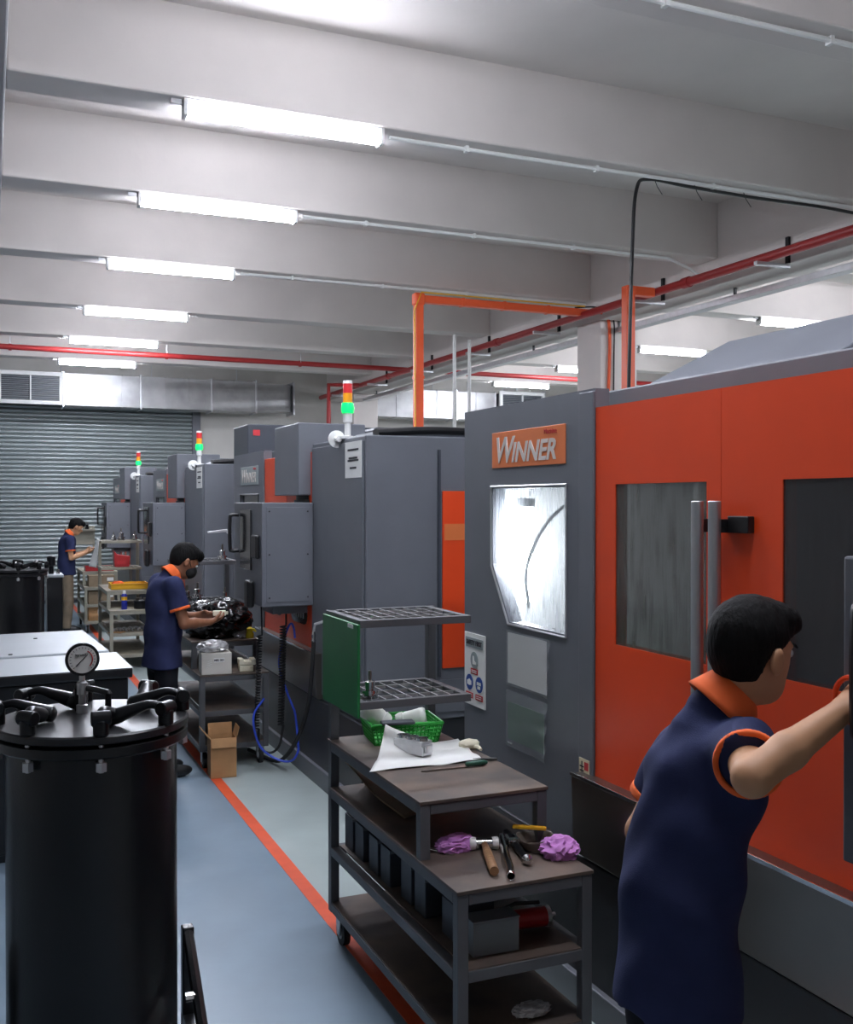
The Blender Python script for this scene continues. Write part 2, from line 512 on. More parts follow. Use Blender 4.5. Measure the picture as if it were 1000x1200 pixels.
tr = thing('cable_tray', 'grey metal cable tray running under the girder', 'cable tray', (6.7, 0, 3.86))
MB().box(-0.06, 0.06, -2, 19, -0.03, 0.03).build('trunking', 'alu', tr, bevel=0.004)
for y in range(0, 19, 2):
    MB().box(-0.012, 0.012, y-0.01, y+0.01, 0.03, 0.115).build('hanger', 'black', tr)
for k, (x, y) in enumerate([(5.35, 11.6), (5.7, 11.9)]):
    tag(MB().cyl((x, y, 0), (x, y, 3.97), 0.022, n=10).build('drop_pipe', 'white', None, smooth=True),
        'thin white vertical drop pipe beside the orange conduit', 'pipe', 'white drop pipes')
# ducts
def duct(name_label, x0, segs, yc, z0, z1, grille_first, end_round):
    t = thing('air_duct', name_label, 'duct', (x0, yc, z0))
    H = z1-z0; D = 0.5
    x = 0
    for i, L in enumerate(segs):
        if grille_first and i == 0:
            fr = MB()
            for (a, b, c, d) in ((0, L, 0, 0.07), (0, L, H-0.07, H), (0, 0.07, 0.07, H-0.07), (L-0.07, L, 0.07, H-0.07), (L/2-0.012, L/2+0.012, 0.05, H-0.05)):
                fr.box(x+a, x+b, -0.03, 0.03, c, d)
            f = fr.build('grille_frame', 'white', t, bevel=0.004)
            MB().box(x+0.04, x+L-0.04, 0.03, D, 0.04, H-0.04).build('plenum', 'grey_dk', t)
            n = 14
            for k in range(n):
                zz = 0.06+k*(H-0.12)/(n-1)
                MB().box(x+0.05, x+L-0.05, -0.012, 0.02, zz-0.006, zz+0.006).build('louvre', 'greybox', f)
        else:
            last = end_round and i == len(segs)-1
            if last:
                poly = [(x, 0), (x+L-0.2, 0)] + [(x+L-0.2+0.2*math.sin(a), 0.2-0.2*math.cos(a)) for a in [j*math.pi/12 for j in range(1, 7)]] + [(x+L, D), (x, D)]
                MB().prism(poly, 'z', 0.03, H-0.03).build('elbow', 'galv', t, smooth=True)
            else:
                s = MB().box(x+0.01, x+L-0.01, 0, D, 0, H).build('duct_section', 'galv', t, bevel=0.004)
                nr = max(2, int(L/0.33))
                for k in range(1, nr):
                    xx = x+k*L/nr
                    MB().box(xx-0.006, xx+0.006, -0.012, D+0.002, -0.008, H+0.008).build('seam', 'galv', s)
        x += L
        MB().box(x-0.014, x+0.014, -0.03, D+0.03, -0.03, H+0.03).build('flange', 'alu', t, bevel=0.002)
    for xx in [sum(segs)*q for q in (0.2, 0.5, 0.8)]:
        MB().cyl((xx, D/2, H), (xx, D/2, 4.76-z0), 0.008, n=6).build('hanger_rod', 'alu', t)
    return t
duct('long silver sheet metal air duct with white framed grille above the shutter', 0.15, [1.1, 1.35, 1.3, 0.85, 0.75], 19.4, 3.62, 4.2, True, True)
duct('silver sheet metal air duct on the wall behind the orange conduit', 7.2, [0.9, 0.9, 0.9], 19.4, 3.62, 4.2, False, False)
g = duct('white framed air grille unit beside the farther silver duct', 10.0, [1.1], 19.4, 3.75, 4.25, True, False)

# ---------------------------------------------------------------- machines
def frame_panel(x0, x1, y0, y1, z0, z1, wy0, wy1, wz0, wz1, cham=0.0):
    m = MB()
    m.box(x0, x1, y0, wy0, z0, z1)
    m.box(x0, x1, wy1, y1, z0, z1)
    m.box(x0, x1, wy0, wy1, z0, wz0)
    m.box(x0, x1, wy0, wy1, wz1, z1)
    if cham:
        m.prism([(wy1, wz0), (wy1, wz0+cham*1.5), (wy1-cham, wz0)], 'x', x0, x1)
    return m

def signal_tower(parent, x, y, z):
    t = MB().lathe([(0.05, 0), (0.05, 0.015), (0.02, 0.02), (0.02, 0.1), (0.03, 0.105), (0.03, 0.16)], (x, y, z), n=18).build('signal_tower', 'white', parent, smooth=True)
    MB().lathe([(0.036, 0.16), (0.042, 0.19), (0.036, 0.225)], (x, y, z), n=18).build('green_lamp', 'greenlens', t, smooth=True)
    MB().lathe([(0.03, 0.226), (0.03, 0.285)], (x, y, z), n=18).build('amber_lamp', 'amber', t, smooth=True)
    MB().lathe([(0.03, 0.286), (0.03, 0.345)], (x, y, z), n=18).build('red_lamp', 'redlens', t, smooth=True)
    MB().lathe([(0.031, 0.345), (0.028, 0.365)], (x, y, z), n=18).build('cap', 'white', t, smooth=True)
    f = MB().lathe([(0.055, 0), (0.055, 0.012), (0.02, 0.014), (0.02, 0.06)], (x-0.055, y+0.06, z+0.0), axis=(0, -1, 0), n=20).build('mount_disc', 'white', t, smooth=True)
    return t

def control_box(parent, x0, x1, y0, y1, z0, z1, ring=False):
    b = MB().box(x0, x1, y0, y1, z0, z1).build('control_box', 'grey', parent, bevel=0.006)
    MB().box(x0+0.03, x1-0.02, y0-0.004, y0+0.002, z0+0.03, z1-0.03).build('cover_plate', 'grey', b, bevel=0.002)
    sc = []
    for xx in (x0+0.05, x1-0.04):
        for zz in (z0+0.06, (z0+z1)/2, z1-0.06):
            MB().cyl((xx, y0-0.008, zz), (xx, y0, zz), 0.006, n=8).build('screw', 'black', b)
    # grab handle on the aisle side
    ya = y1-0.1
    zc = z1-0.22
    MB().tube(catmull([(x0, ya, zc+0.13), (x0-0.05, ya, zc+0.13), (x0-0.065, ya, zc+0.1), (x0-0.065, ya, zc-0.1), (x0-0.05, ya, zc-0.13), (x0, ya, zc-0.13)], 5), 0.013, 8).build('grab_handle', 'black', b, smooth=True)
    MB().box(x0-0.03, x0, y0+0.05, y0+0.2, zc-0.16, zc+0.0).build('latch', 'black', b, bevel=0.012)
    MB().box(x0-0.012, x0, y0+0.28, y1-0.18, zc-0.25, zc+0.17).build('screen', 'darkglass', b, bevel=0.004)
    p = MB().box(x0-0.06, x0-0.01, y0+0.16, y0+0.27, z0-0.02, z0+0.17).build('hand_wheel_pendant', 'black', b, bevel=0.018)
    MB().lathe([(0.035, 0), (0.035, 0.02), (0.012, 0.022), (0.012, 0.03)], (x0-0.06, y0+0.215, z0+0.07), axis=(-1, 0, 0), n=16).build('dial', 'black', p, smooth=True) if False else None
    return b

def machine(Y0, i, label):
    m = thing('machining_center', label, 'machine', (2.05, Y0, 0), 0, 'machining centres along the aisle')
    near = (i == 0)
    L = 3.52; D = 1.9
    MB().box(-0.02, D, 0.02, L-0.02, 0.0, 0.56).build('base', 'base', m, bevel=0.006)
    MB().box(-0.045, 0.0, 0.03, L-0.03, 0.0, 0.12).build('kick_plate', 'grey', m, bevel=0.004)
    # coolant trough with lip
    tr = MB().prism([(-0.05, 0.585), (-0.06, 0.86), (-0.06, 0.875), (0.02, 0.875), (0.02, 0.57), (-0.03, 0.57)], 'y', 0.84, 2.47).build('coolant_trough', 'steel', m, bevel=0.003)
    MB().box(-0.066, -0.058, 0.84, 2.47, 0.868, 0.882).build('lip', 'chrome', tr, bevel=0.002)
    # cabinet at the near end
    CY = 0.81 if near else 1.08
    cab = MB().box(0.0, D, 0.0, CY, 0.56, 2.28).build('electrical_cabinet', 'grey', m, bevel=0.008)
    MB().box(-0.012, 0.0, 0.03, CY-0.02, 0.6, 2.25).build('cabinet_door', 'grey', cab, bevel=0.005)
    d = MB().box(0.49, 1.2, -0.014, 0.0, 0.87, 1.95).build('side_hatch', 'orange', cab, bevel=0.004)
    MB().box(0.5, 0.66, -0.017, -0.013, 1.65, 1.75).build('hatch_label', 'sign_orange', d)
    MB().box(0.05, 1.8, -0.01, 0.0, 0.6, 0.8).build('side_panel', 'grey', cab, bevel=0.003)
    MB().box(0.46, 0.475, -0.02, 0.0, 0.82, 2.2).build('panel_seam', 'grey_dk', cab)
    if i > 0:
        p = MB().box(-0.0145, -0.0115, 0.04, 0.34, 2.03, 2.25).build('notice_sheet', 'paper', cab)
        for k, (w, zz) in enumerate([(0.2, 2.2), (0.16, 2.15), (0.2, 2.135), (0.12, 2.09)]):
            MB().box(-0.0155, -0.0145, 0.19-w/2, 0.19+w/2, zz-0.006, zz+0.006).build('text_line', 'ink', p)
        # flexible hose cover on the roof
        MB().tube(catmull([(0.1, 0.1, 2.3), (0.5, 0.12, 2.325), (0.95, 0.2, 2.32), (1.3, 0.4, 2.3)], 6), 0.05, 12, flat=0.5).build('roof_hose', 'black', cab, smooth=True)
        MB().prism([(0.12, 2.28), (0.2, 2.33), (1.1, 2.33), (1.25, 2.28)], 'y', 0.3, 0.75).build('roof_cover', 'grey_dk', cab, bevel=0.01)
    # rear body and roof
    MB().box(0.1, D, 0.81, L, 2.2, 2.3).build('roof', 'grey', m, bevel=0.006)
    MB().box(D-0.06, D, 0.81, L, 0.56, 2.2).build('rear_panel', 'grey', m)
    MB().box(0.06, D, L-0.05, L, 0.56, 2.2).build('end_panel', 'grey', m)
    # front panel with the maker's sign and window
    wz0, wz1 = 1.37, 1.94
    fp = frame_panel(0.0, 0.06, 2.4, L, 0.56, 2.30, 2.61, 3.23, wz0, wz1, 0.16).build('front_panel', 'grey', m)
    MB().box(-0.01, 0.0, 2.4, 2.5, 0.56, 2.29).build('corner_post', 'grey', fp, bevel=0.004)
    MB().prism([(2.6, wz0-0.01), (3.08, wz0-0.01), (3.24, wz0+0.23), (3.24, wz1+0.01), (2.6, wz1+0.01)], 'x', 0.012, 0.02).build('window_pane', 'glass_clear' if near else 'darkglass', fp)
    e = 0.006
    rim = [(2.6, wz0-0.01), (3.08, wz0-0.01), (3.24, wz0+0.23), (3.24, wz1+0.01), (2.6, wz1+0.01)]
    MB().tube([(-0.002, a, b) for a, b in rim], 0.006, 6, closed=True).build('window_gasket', 'alu' if near else 'black', fp, smooth=True)
    sg = MB().box(-0.004, 0.0, 2.607, 3.23, 2.03, 2.185).build('maker_sign', 'sign_orange' if near else 'signgrey', m, bevel=0.003)
    lettering('sign_initial', 'W', 0.155, 'letter', sg, (-0.005, 3.125, 2.1), AISLE, 0.25, 0.003)
    lettering('sign_lettering', 'INNER', 0.115, 'letter', sg, (-0.005, 2.865, 2.088), AISLE, 0.25, 0.003, fitw=0.37)
    lettering('sign_small_text', 'Machine', 0.03, 'signred', sg, (-0.005, 2.72, 2.163), AISLE, 0.0, 0.0)
    # interior
    if near:
        cv = MB()
        cv.box(1.2, 1.22, 0.83, 3.4, 0.87, 2.19)          # back
        cv.box(0.06, 1.2, 0.83, 3.4, 0.85, 0.87)          # bottom
        cv.box(0.06, 1.2, 3.38, 3.4, 0.87, 2.19)
        cv.box(0.06, 1.2, 0.83, 0.85, 0.87, 2.19)
        cv.build('work_chamber', 'cavity', m)
        MB().box(0.42, 1.2, 2.3, 2.34, 0.87, 2.19).build('chamber_baffle', 'cavity_dk', m)
        lt = MB().cyl((0.14, 3.18, 1.44), (0.14, 3.18, 1.86), 0.03, n=14).build('work_lamp', 'worklamp', m, smooth=True)
        MB().box(0.11, 0.17, 3.15, 3.21, 1.86, 1.9).build('lamp_cap', 'alu', lt, bevel=0.005)
        MB().tube(catmull([(0.12, 3.12, 1.42), (0.1, 3.1, 1.6), (0.16, 3.02, 1.8), (0.3, 2.9, 1.95)], 6), 0.008, 6).build('lamp_cord', 'cavity_dk', lt, smooth=True)
        sp = MB().lathe([(0.14, 0.35), (0.14, 0), (0.09, -0.05), (0.05, -0.14), (0.03, -0.16)], (0.75, 1.6, 1.85), n=20).build('spindle', 'steel', m, smooth=True)
        MB().box(0.35, 1.15, 1.1, 2.2, 0.93, 1.06).build('work_table', 'steel', m, bevel=0.01)
    # sliding doors
    if near:
        d1 = frame_panel(0.0, 0.05, 1.70, 2.398, 0.875, 2.228, 1.767, 2.27, 1.375, 1.945).build('sliding_door', 'orange', m)
        MB().box(0.004, 0.012, 1.767, 2.27, 1.375, 1.945).build('door_window', 'glass_wet', d1)
        d2 = frame_panel(0.0, 0.05, 0.812, 1.697, 0.875, 2.228, 0.9, 1.436, 1.385, 1.945).build('sliding_door', 'orange', m)
        MB().box(0.004, 0.012, 0.9, 1.436, 1.385, 1.945).build('door_window', 'glass_dark', d2)
        for dd, yy in ((d1, 1.735), (d2, 1.655)):
            h = MB().cyl((-0.06, yy, 1.22), (-0.06, yy, 1.885), 0.019, n=16).build('door_handle', 'alu_satin', dd, smooth=True, bevel=0.003)
            MB().box(-0.06, 0.0, yy-0.012, yy+0.012, 1.28, 1.32).build('handle_stand_off', 'black', h)
            MB().box(-0.06, 0.0, yy-0.012, yy+0.012, 1.79, 1.83).build('handle_stand_off', 'black', h)
        MB().box(-0.025, 0.0, 1.55, 1.64, 1.79, 1.84).build('handle_bracket', 'black', d2, bevel=0.003)
    else:
        for (ya, yb) in ((1.082, 1.735), (1.741, 2.398)):
            dd = MB().box(0.0, 0.05, ya, yb, 0.875, 2.228).build('sliding_door', 'orange', m, bevel=0.004)
            yc0, yc1 = ya+0.12, yb-0.12
            poly = []
            r = 0.07
            for (cy, cz, a0) in ((yc0+r, 1.02+r, 180), (yc1-r, 1.02+r, 270), (yc1-r, 1.86-r, 0), (yc0+r, 1.86-r, 90)):
                poly += [(cy+r*math.cos(math.radians(a0+q)), cz+r*math.sin(math.radians(a0+q))) for q in (0, 30, 60, 90)]
            w = MB().prism(poly, 'x', -0.004, 0.002).build('door_window', 'darkglass', dd)
            for k in range(5):
                yy = yc0+0.09+k*(yc1-yc0-0.18)/4
                MB().box(-0.007, -0.003, yy-0.012, yy+0.012, 1.06, 1.82).build('reflection_bar', 'alu_satin', w)  # pale strips imitate vertical reflections on the dark pane, not real bars
    # hood over the work area
    if near:
        hp = [(0.42, 2.30), (0.45, 2.37), (0.85, 2.565), (1.6, 2.565), (1.75, 2.3)]
        MB().prism(hp, 'y', 1.66, 2.7).build('hood', 'grey', m, bevel=0.01)
        MB().prism([(a+0.012, b-0.004) for a, b in hp], 'y', -0.6, 1.65).build('hood', 'grey', m, bevel=0.01)
    elif i == 1:
        MB().box(0.05, 1.5, 3.2, 3.75, 2.3, 2.57).build('roof_housing', 'grey_dk', m, bevel=0.01)
        MB().box(0.1, 0.16, 3.196, 3.2, 2.47, 2.52).build('housing_label', 'signred', m)
        MB().box(0.5, 1.6, 1.2, 2.6, 2.3, 2.42).build('hood', 'grey_dk', m, bevel=0.02)
    else:
        MB().prism([(0.1, 2.3), (0.3, 2.42), (1.6, 2.42), (1.7, 2.3)], 'y', 1.9, 3.4).build('hood', 'grey', m, bevel=0.01)
    # pendant arm and control box
    if near:
        control_box(m, -0.43, -0.07, 0.02, 0.79, 1.14, 1.77)
        MB().box(-0.3, -0.02, 0.25, 0.55, 1.85, 2.2).build('pendant_arm', 'grey', m, bevel=0.008)
        MB().cyl((-0.2, 0.4, 1.76), (-0.2, 0.4, 1.86), 0.07, n=18).build('swivel_neck', 'black', m, smooth=True)
    else:
        MB().box(-0.09, 0.4, 1.12, 1.75, 1.93, 2.43).build('pendant_arm', 'grey', m, bevel=0.008)
        MB().lathe([(0.1, 0), (0.1, 0.02), (0.085, 0.025), (0.085, 0.06)], (0.02, 1.25, 1.875), n=20).build('swivel_neck', 'black', m, smooth=True)
        control_box(m, -0.37, -0.014, 1.02, 1.80, 1.18, 1.88)
        MB().box(-0.25, 0.0, 1.2, 1.5, 1.11, 1.18).build('support_ledge', 'grey', m, bevel=0.004)
        signal_tower(m, 0.03, 0.42, 2.28)
    return m

M1 = machine(0.81, 0, 'large grey and orange machining centre with man peering through its door')
M2 = machine(5.69, 1, 'grey and orange machining centre with low box on its roof')
M3 = machine(10.6, 2, 'grey and orange machining centre behind the stooped masked worker')
M4 = machine(15.4, 3, 'farthest grey and orange machining centre beside the roller shutter')
# sticker and ring on the nearest machine
wl = MB().box(-0.0125, -0.0105, 2.42, 2.49, 0.82, 0.925).build('warning_label', 'cream_lbl', M1)
wl2 = MB().box(-0.0135, -0.012, 2.425, 2.452, 0.885, 0.915).build('label_header', 'signred', wl)
for k in range(5):
    MB().box(-0.0135, -0.012, 2.425, 2.45, 0.83+k*0.01, 0.834+k*0.01).build('text_line', 'ink', wl)
MB().box(-0.0135, -0.012, 2.466, 2.472, 0.83, 0.915).build('pictogram', 'ink', wl)
for k in range(4):
    MB().box(-0.0135, -0.012, 2.456, 2.484, 0.845+k*0.016, 0.85+k*0.016).build('pictogram', 'ink', wl)

# safety sign and plastic sleeves on the nearest machine
XF = 2.05
ss = thing('safety_sign', 'white safety notice with blue round icons on grey panel', 'sign', (XF-0.004, 4.21, 1.115))
MB().box(-0.003, 0.003, -0.105, 0.105, -0.165, 0.165).build('plate', 'paper', ss)
MB().box(-0.005, -0.003, -0.09, 0.09, 0.1, 0.145).build('header_band', 'signgrey', ss)
lettering('header_text', 'SAFETY FIRST', 0.03, 'ink', ss, (-0.006, 0, 0.122), AISLE, 0, 0.0008, fitw=0.16)
def icon(y, z, r, colr, kind):
    ic = MB().lathe([(r, 0), (r, 0.002)], (-0.003, y, z), axis=(-1, 0, 0), n=24).build('icon_disc', colr, ss)
    if kind == 'boot':
        MB().prism([(y+0.014, z+0.018), (y+0.002, z+0.018), (y-0.002, z-0.002), (y-0.018, z-0.01), (y-0.018, z-0.02), (y+0.014, z-0.02)], 'x', -0.0062, -0.005).build('boot_symbol', 'paper', ic)
    elif kind == 'ear':
        MB().lathe([(0.015, 0), (0.015, 0.001)], (-0.005, y, z), axis=(-1, 0, 0), n=16).build('head_symbol', 'paper', ic)
        MB().box(-0.0062, -0.005, y-0.022, y-0.012, z-0.012, z+0.008).build('ear_symbol', 'paper', ic)
        MB().box(-0.0062, -0.005, y+0.012, y+0.022, z-0.012, z+0.008).build('ear_symbol', 'paper', ic)
    else:
        MB().box(-0.0062, -0.005, y-0.02, y+0.02, z-0.002, z+0.012).build('goggle_symbol', 'paper', ic)
        MB().box(-0.0062, -0.005, y-0.014, y+0.014, z-0.02, z-0.006).build('face_symbol', 'paper', ic)
icon(0.0, 0.045, 0.038, 'signgrey', 'boot'); icon(0.05, -0.062, 0.036, 'signblue', 'ear'); icon(-0.05, -0.062, 0.036, 'signblue', 'goggle')
for (y, z) in ((0, -0.007), (0.05, -0.12), (-0.05, -0.12)):
    rl = MB().box(-0.005, -0.003, y-0.036, y+0.036, z-0.014, z+0.012).build('red_caption', 'signred', ss)
    for q in (-0.005, 0.004):
        MB().box(-0.0062, -0.005, y-0.026, y+0.026, z+q-0.0015, z+q+0.0015).build('text_line', 'paper', rl)

def sleeve(z0, z1, y0, y1, label, green):
    t = thing('document_sleeve', label, 'sleeve', (XF-0.004, (y0+y1)/2, z0))
    W = (y1-y0)/2; H = z1-z0
    def fn(u, v):
        y = W-2*W*u; z = H*v
        x = -0.002-0.006*math.sin(u*7+v*4)*u*0.6-0.012*(u**6)*math.sin(v*9+1)**2
        return (x, y, z)
    MB().grid(14, 12, fn).build('film_pocket', 'film', t, smooth=True)
    if not green:
        MB().box(0.0, 0.002, -W+0.03, W-0.01, 0.01, H-0.01).build('paper_insert', 'paper', t)
    else:
        MB().box(0.0, 0.002, -W+0.03, W-0.01, 0.03, H-0.05).build('green_reflection', mat('reflected_green_tint', (70, 110, 84), 0.5, var=0.1), t)  # flat green colour stands in for a reflection in the pocket
        MB().box(-0.002, 0.0, W-0.05, W-0.012, 0.012, 0.018).build('label_strip', 'paper', t)
sleeve(1.10, 1.335, 3.53, 3.90, 'wrinkled clear plastic sleeve holding white sheet on grey panel', False)
sleeve(0.84, 1.08, 3.55, 3.90, 'clear plastic pocket with painted green reflection below white sheet', True)

# ---------------------------------------------------------------- carts
def cart(loc, label, paint, topm, green=False, rack=True):
    W, L = 0.49, 1.32
    t = thing('tool_cart', label, 'cart', loc, 0, 'stepped tool carts along the machines')
    s = 0.038
    for (x, y, z1) in ((0, 0, 0.655), (W-s, 0, 0.655), (0, 0.3, 0.855), (W-s, 0.3, 0.855), (0, L-s, 1.42 if rack else 0.855), (W-s, L-s, 1.42 if rack else 0.855)):
        z0 = 0.13 if y != 0.3 else 0.66
        MB().box(x, x+s, y, y+s, z0, z1).build('post', paint, t, bevel=0.003)
    def ring(y0, y1, z, h=0.036):
        f = MB()
        f.box(s, W-s, y0, y0+s, z-h, z); f.box(s, W-s, y1-s, y1, z-h, z)
        f.box(0, s, y0+s, y1-s, z-h, z); f.box(W-s, W, y0+s, y1-s, z-h, z)
        return f.build('shelf_frame', paint, t, bevel=0.003)
    for (y0, y1, z) in ((0, L, 0.17), (0, L, 0.41), (0, L, 0.655), (0.3, L, 0.855)):
        ring(y0, y1, z)
    MB().box(0.004, W-0.004, 0.004, L-0.004, 0.17, 0.175).build('bottom_shelf', topm, t)
    MB().box(0.04, W-0.04, 0.004, L-0.04, 0.41, 0.415).build('middle_shelf', topm, t)
    MB().box(-0.004, W+0.004, -0.004, L-0.04, 0.656, 0.668).build('step_top', topm, t, bevel=0.002)
    MB().box(-0.004, W+0.004, 0.296, L+0.002, 0.856, 0.868).build('upper_top', topm, t, bevel=0.002)
    if rack:
        for z in (1.10, 1.42):
            f = MB()
            y0, y1 = L-0.44, L
            f.box(-0.01, W-0.02, y0, y0+0.03, z-0.03, z); f.box(-0.01, W-0.02, y1-0.03, y1, z-0.03, z)
            f.box(-0.01, 0.02, y0+0.03, y1-0.03, z-0.03, z); f.box(W-0.05, W-0.02, y0+0.03, y1-0.03, z-0.03, z)
            sh = f.build('rack_shelf', paint, t, bevel=0.002)
            gr = MB()
            for k in range(1, 8):
                x = k*(W-0.04)/8
                gr.box(x-0.003, x+0.003, y0+0.03, y1-0.03, z-0.014, z-0.002)
            for k in range(1, 4):
                y = y0+k*0.11
                gr.box(0.02, W-0.05, y-0.003, y+0.003, z-0.013, z-0.001)
            gr.build('rack_grid', 'galv' if green else paint, sh)
    if green:
        g = MB().box(-0.024, -0.012, L-0.45, L+0.0, 1.04, 1.405).build('side_plate', 'green', t, bevel=0.003)
        MB().box(-0.027, -0.023, L-0.4, L-0.34, 1.385, 1.40).build('plate_label', 'paper', g)
    for (x, y) in ((0.045, 0.07), (W-0.045, 0.07), (0.045, L-0.07), (W-0.045, L-0.07)):
        c = MB().box(x-0.03, x+0.03, y-0.035, y+0.035, 0.122, 0.134).build('caster', 'alu', t)
        MB().cyl((x-0.014, y, 0.055), (x+0.014, y, 0.055), 0.055, n=20).build('wheel', 'rubber', c, smooth=True)
        MB().cyl((x-0.017, y, 0.055), (x+0.017, y, 0.055), 0.028, n=16).build('hub', 'galv', c, smooth=True)
        for sx in (-0.024, 0.018):
            MB().prism([(y-0.03, 0.124), (y+0.03, 0.124), (y+0.015, 0.045), (y-0.015, 0.045)], 'x', x+sx, x+sx+0.005).build('fork', 'alu', c)
    return t
C1 = (1.34, 2.88, 0); C2 = (1.36, 7.2, 0); C3 = (1.25, 11.9, 0); C4 = (1.27, 15.4, 0)
cart(C1, 'grey stepped tool cart carrying the green basket and tools', 'cart', 'top', True)
cart(C2, 'grey stepped tool cart beside the masked worker carrying black bag', 'cart', 'top')
cart(C3, 'tan stepped tool cart with yellow tray and hanging white cloth', 'cart_tan', 'top_tan')
cart(C4, 'tan stepped tool cart with cartons behind the yellow tray cart', 'cart_tan', 'top_tan', rack=False)

# ---------------------------------------------------------------- pressure tanks
def tank(loc, label, R=0.2, H=1.355, gauge=True, rz=0.0, gpos=(-0.02, 0.06)):
    t = thing('pressure_tank', label, 'tank', loc, rz, 'black pressure tanks')
    MB().lathe([(R-0.02, 0.03), (R, 0.05), (R, H-0.05)], n=64).build('shell', 'blackgloss', t, smooth=True)
    MB().lathe([(R+0.02, H-0.055), (R+0.026, H-0.05), (R+0.026, H-0.03), (R+0.02, H-0.026)], n=64).build('flange', 'blackgloss', t, smooth=True)
    lid = MB().lathe([(R+0.022, H-0.022), (R+0.028, H-0.018), (R+0.028, H-0.004), (R+0.024, H), (0.02, H)], n=64).build('lid', 'lidpaint', t, smooth=True)
    MB().box(-0.13, 0.13, -0.13, 0.13, 0, 0.03).build('foot_plate', 'blackgloss', t, bevel=0.005)
    for k in range(8):
        a = math.radians(22.5+45*k + 67)
        ca, sa = math.cos(a), math.sin(a)
        RR = R+0.016
        px, py = RR*ca, RR*sa
        c = MB().cyl((px, py, H-0.0), (px, py, H+0.035), 0.018, n=14).build('swing_clamp', 'blackmetal', t, smooth=True, bevel=0.003)
        MB().cyl((px, py, H-0.085), (px, py, H+0.045), 0.006, n=10).build('bolt', 'alu', c, smooth=True)
        MB().cyl((px, py, H-0.082), (px, py, H-0.062), 0.013, n=6).build('nut', 'alu', c)
        tx, ty = -sa, ca
        MB().cyl((px-tx*0.022, py-ty*0.022, H+0.038), (px+tx*0.022, py+ty*0.022, H+0.038), 0.017, n=14).build('pivot_pin', 'blackmetal', c, smooth=True, bevel=0.003)
        sw = 0.55 if k % 2 else -0.25
        dx, dy = -math.cos(a+sw), -math.sin(a+sw)
        pts = catmull([(px, py, H+0.038), (px+dx*0.035, py+dy*0.035, H+0.048), (px+dx*0.075, py+dy*0.075, H+0.036), (px+dx*0.115, py+dy*0.115, H+0.022), (px+dx*0.135, py+dy*0.135, H+0.02)], 5)
        n = len(pts)
        rr = [(0.013+0.012*min(1, max(0, i/(n-1)-0.2)/0.5)**1.3)*(1.0 if i < n-3 else (0.93, 0.75, 0.4)[i-n+3]) for i in range(n)]
        MB().tube(pts, rr, 14, flat=0.75).build('lever', 'blackmetal', c, smooth=True)
    # U handle
    hx = 0.04
    MB().tube(catmull([(-0.028, 0.09, H), (-0.028, 0.09, H+0.05), (-0.024, 0.084, H+0.06), (0.03, -0.012, H+0.06), (0.034, -0.02, H+0.05), (0.034, -0.02, H)], 4), 0.008, 10).build('lid_handle', 'blackmetal', lid, smooth=True)
    if gauge:
        gx, gy = gpos
        st = MB().lathe([(0.014, 0), (0.014, 0.02), (0.009, 0.022), (0.009, 0.045), (0.013, 0.047), (0.013, 0.075), (0.007, 0.08), (0.007, 0.1)], (gx, gy, H), n=14).build('gauge_stem', 'alu', t, smooth=True)
        g = MB().lathe([(0.03, 0.03), (0.037, 0.028), (0.037, 0.0), (0.041, -0.003), (0.041, -0.012), (0.035, -0.012)], (gx, gy, H+0.135), axis=(0, 1, 0), n=32).build('gauge', 'blackmetal', t, smooth=True)
        MB().lathe([(0.034, -0.0125), (0.034, -0.0145)], (gx, gy, H+0.135), axis=(0, 1, 0), n=32).build('dial_face', 'paper', g)
        yy = gy-0.0155
        tk = MB()
        for q in range(19):
            an = math.radians(225-q*15)
            r0, r1 = 0.027, 0.031
            tk.tube([(gx+r0*math.cos(an), yy, H+0.135+r0*math.sin(an)), (gx+r1*math.cos(an), yy, H+0.135+r1*math.sin(an))], 0.0006, 4)
        tk.build('tick_marks', 'ink', g)
        MB().tube([(gx+0.0235*math.cos(math.radians(q)), yy, H+0.135+0.0235*math.sin(math.radians(q))) for q in range(60, -50, -8)], 0.0014, 5).build('red_arc', 'signred', g)
        MB().tube([(gx-0.016, yy-0.001, H+0.135-0.016), (gx+0.012, yy-0.001, H+0.135+0.012)], [0.0016, 0.0007], 5).build('needle', 'ink', g)
        lettering('dial_text', 'kg/cm2', 0.009, 'ink', g, (gx-0.004, yy, H+0.147), FRONT)
    return t
tank((0.235, 2.625, 0), 'tall black pressure tank with eight clamps and white dial gauge', rz=math.radians(0))
tank((0.217, 8.75, 0), 'black pressure tank beside the far end of plate topped cabinet', R=0.2, gauge=False)
# valve block at the foot of the near tank
vb = thing('tank_frame', 'black angle frame with bolts at foot of gauge tank', 'frame', (0.43, 2.6, 0))
MB().box(0.02, 0.05, -0.22, 0.05, 0.54, 0.58).build('side_rail', 'blackgloss', vb, bevel=0.004)
MB().box(0.02, 0.05, -0.22, -0.19, 0, 0.62).build('upright', 'blackgloss', vb, bevel=0.004)
MB().box(0.02, 0.05, 0.02, 0.05, 0, 0.8).build('upright', 'blackgloss', vb, bevel=0.004)
MB().tube([(0.035, 0.035, 0.79), (0.035, -0.2, 0.6)], 0.014, 8).build('brace', 'blackgloss', vb)
for z in (0.5, 0.6, 0.68):
    MB().cyl((0.005, -0.1, z), (0.035, -0.1, z), 0.012, n=8).build('bolt', 'chrome', vb, smooth=True)
MB().cyl((0.06, -0.2, 0.42), (0.06, -0.2, 0.5), 0.016, n=10).build('valve', 'alu', vb, smooth=True)
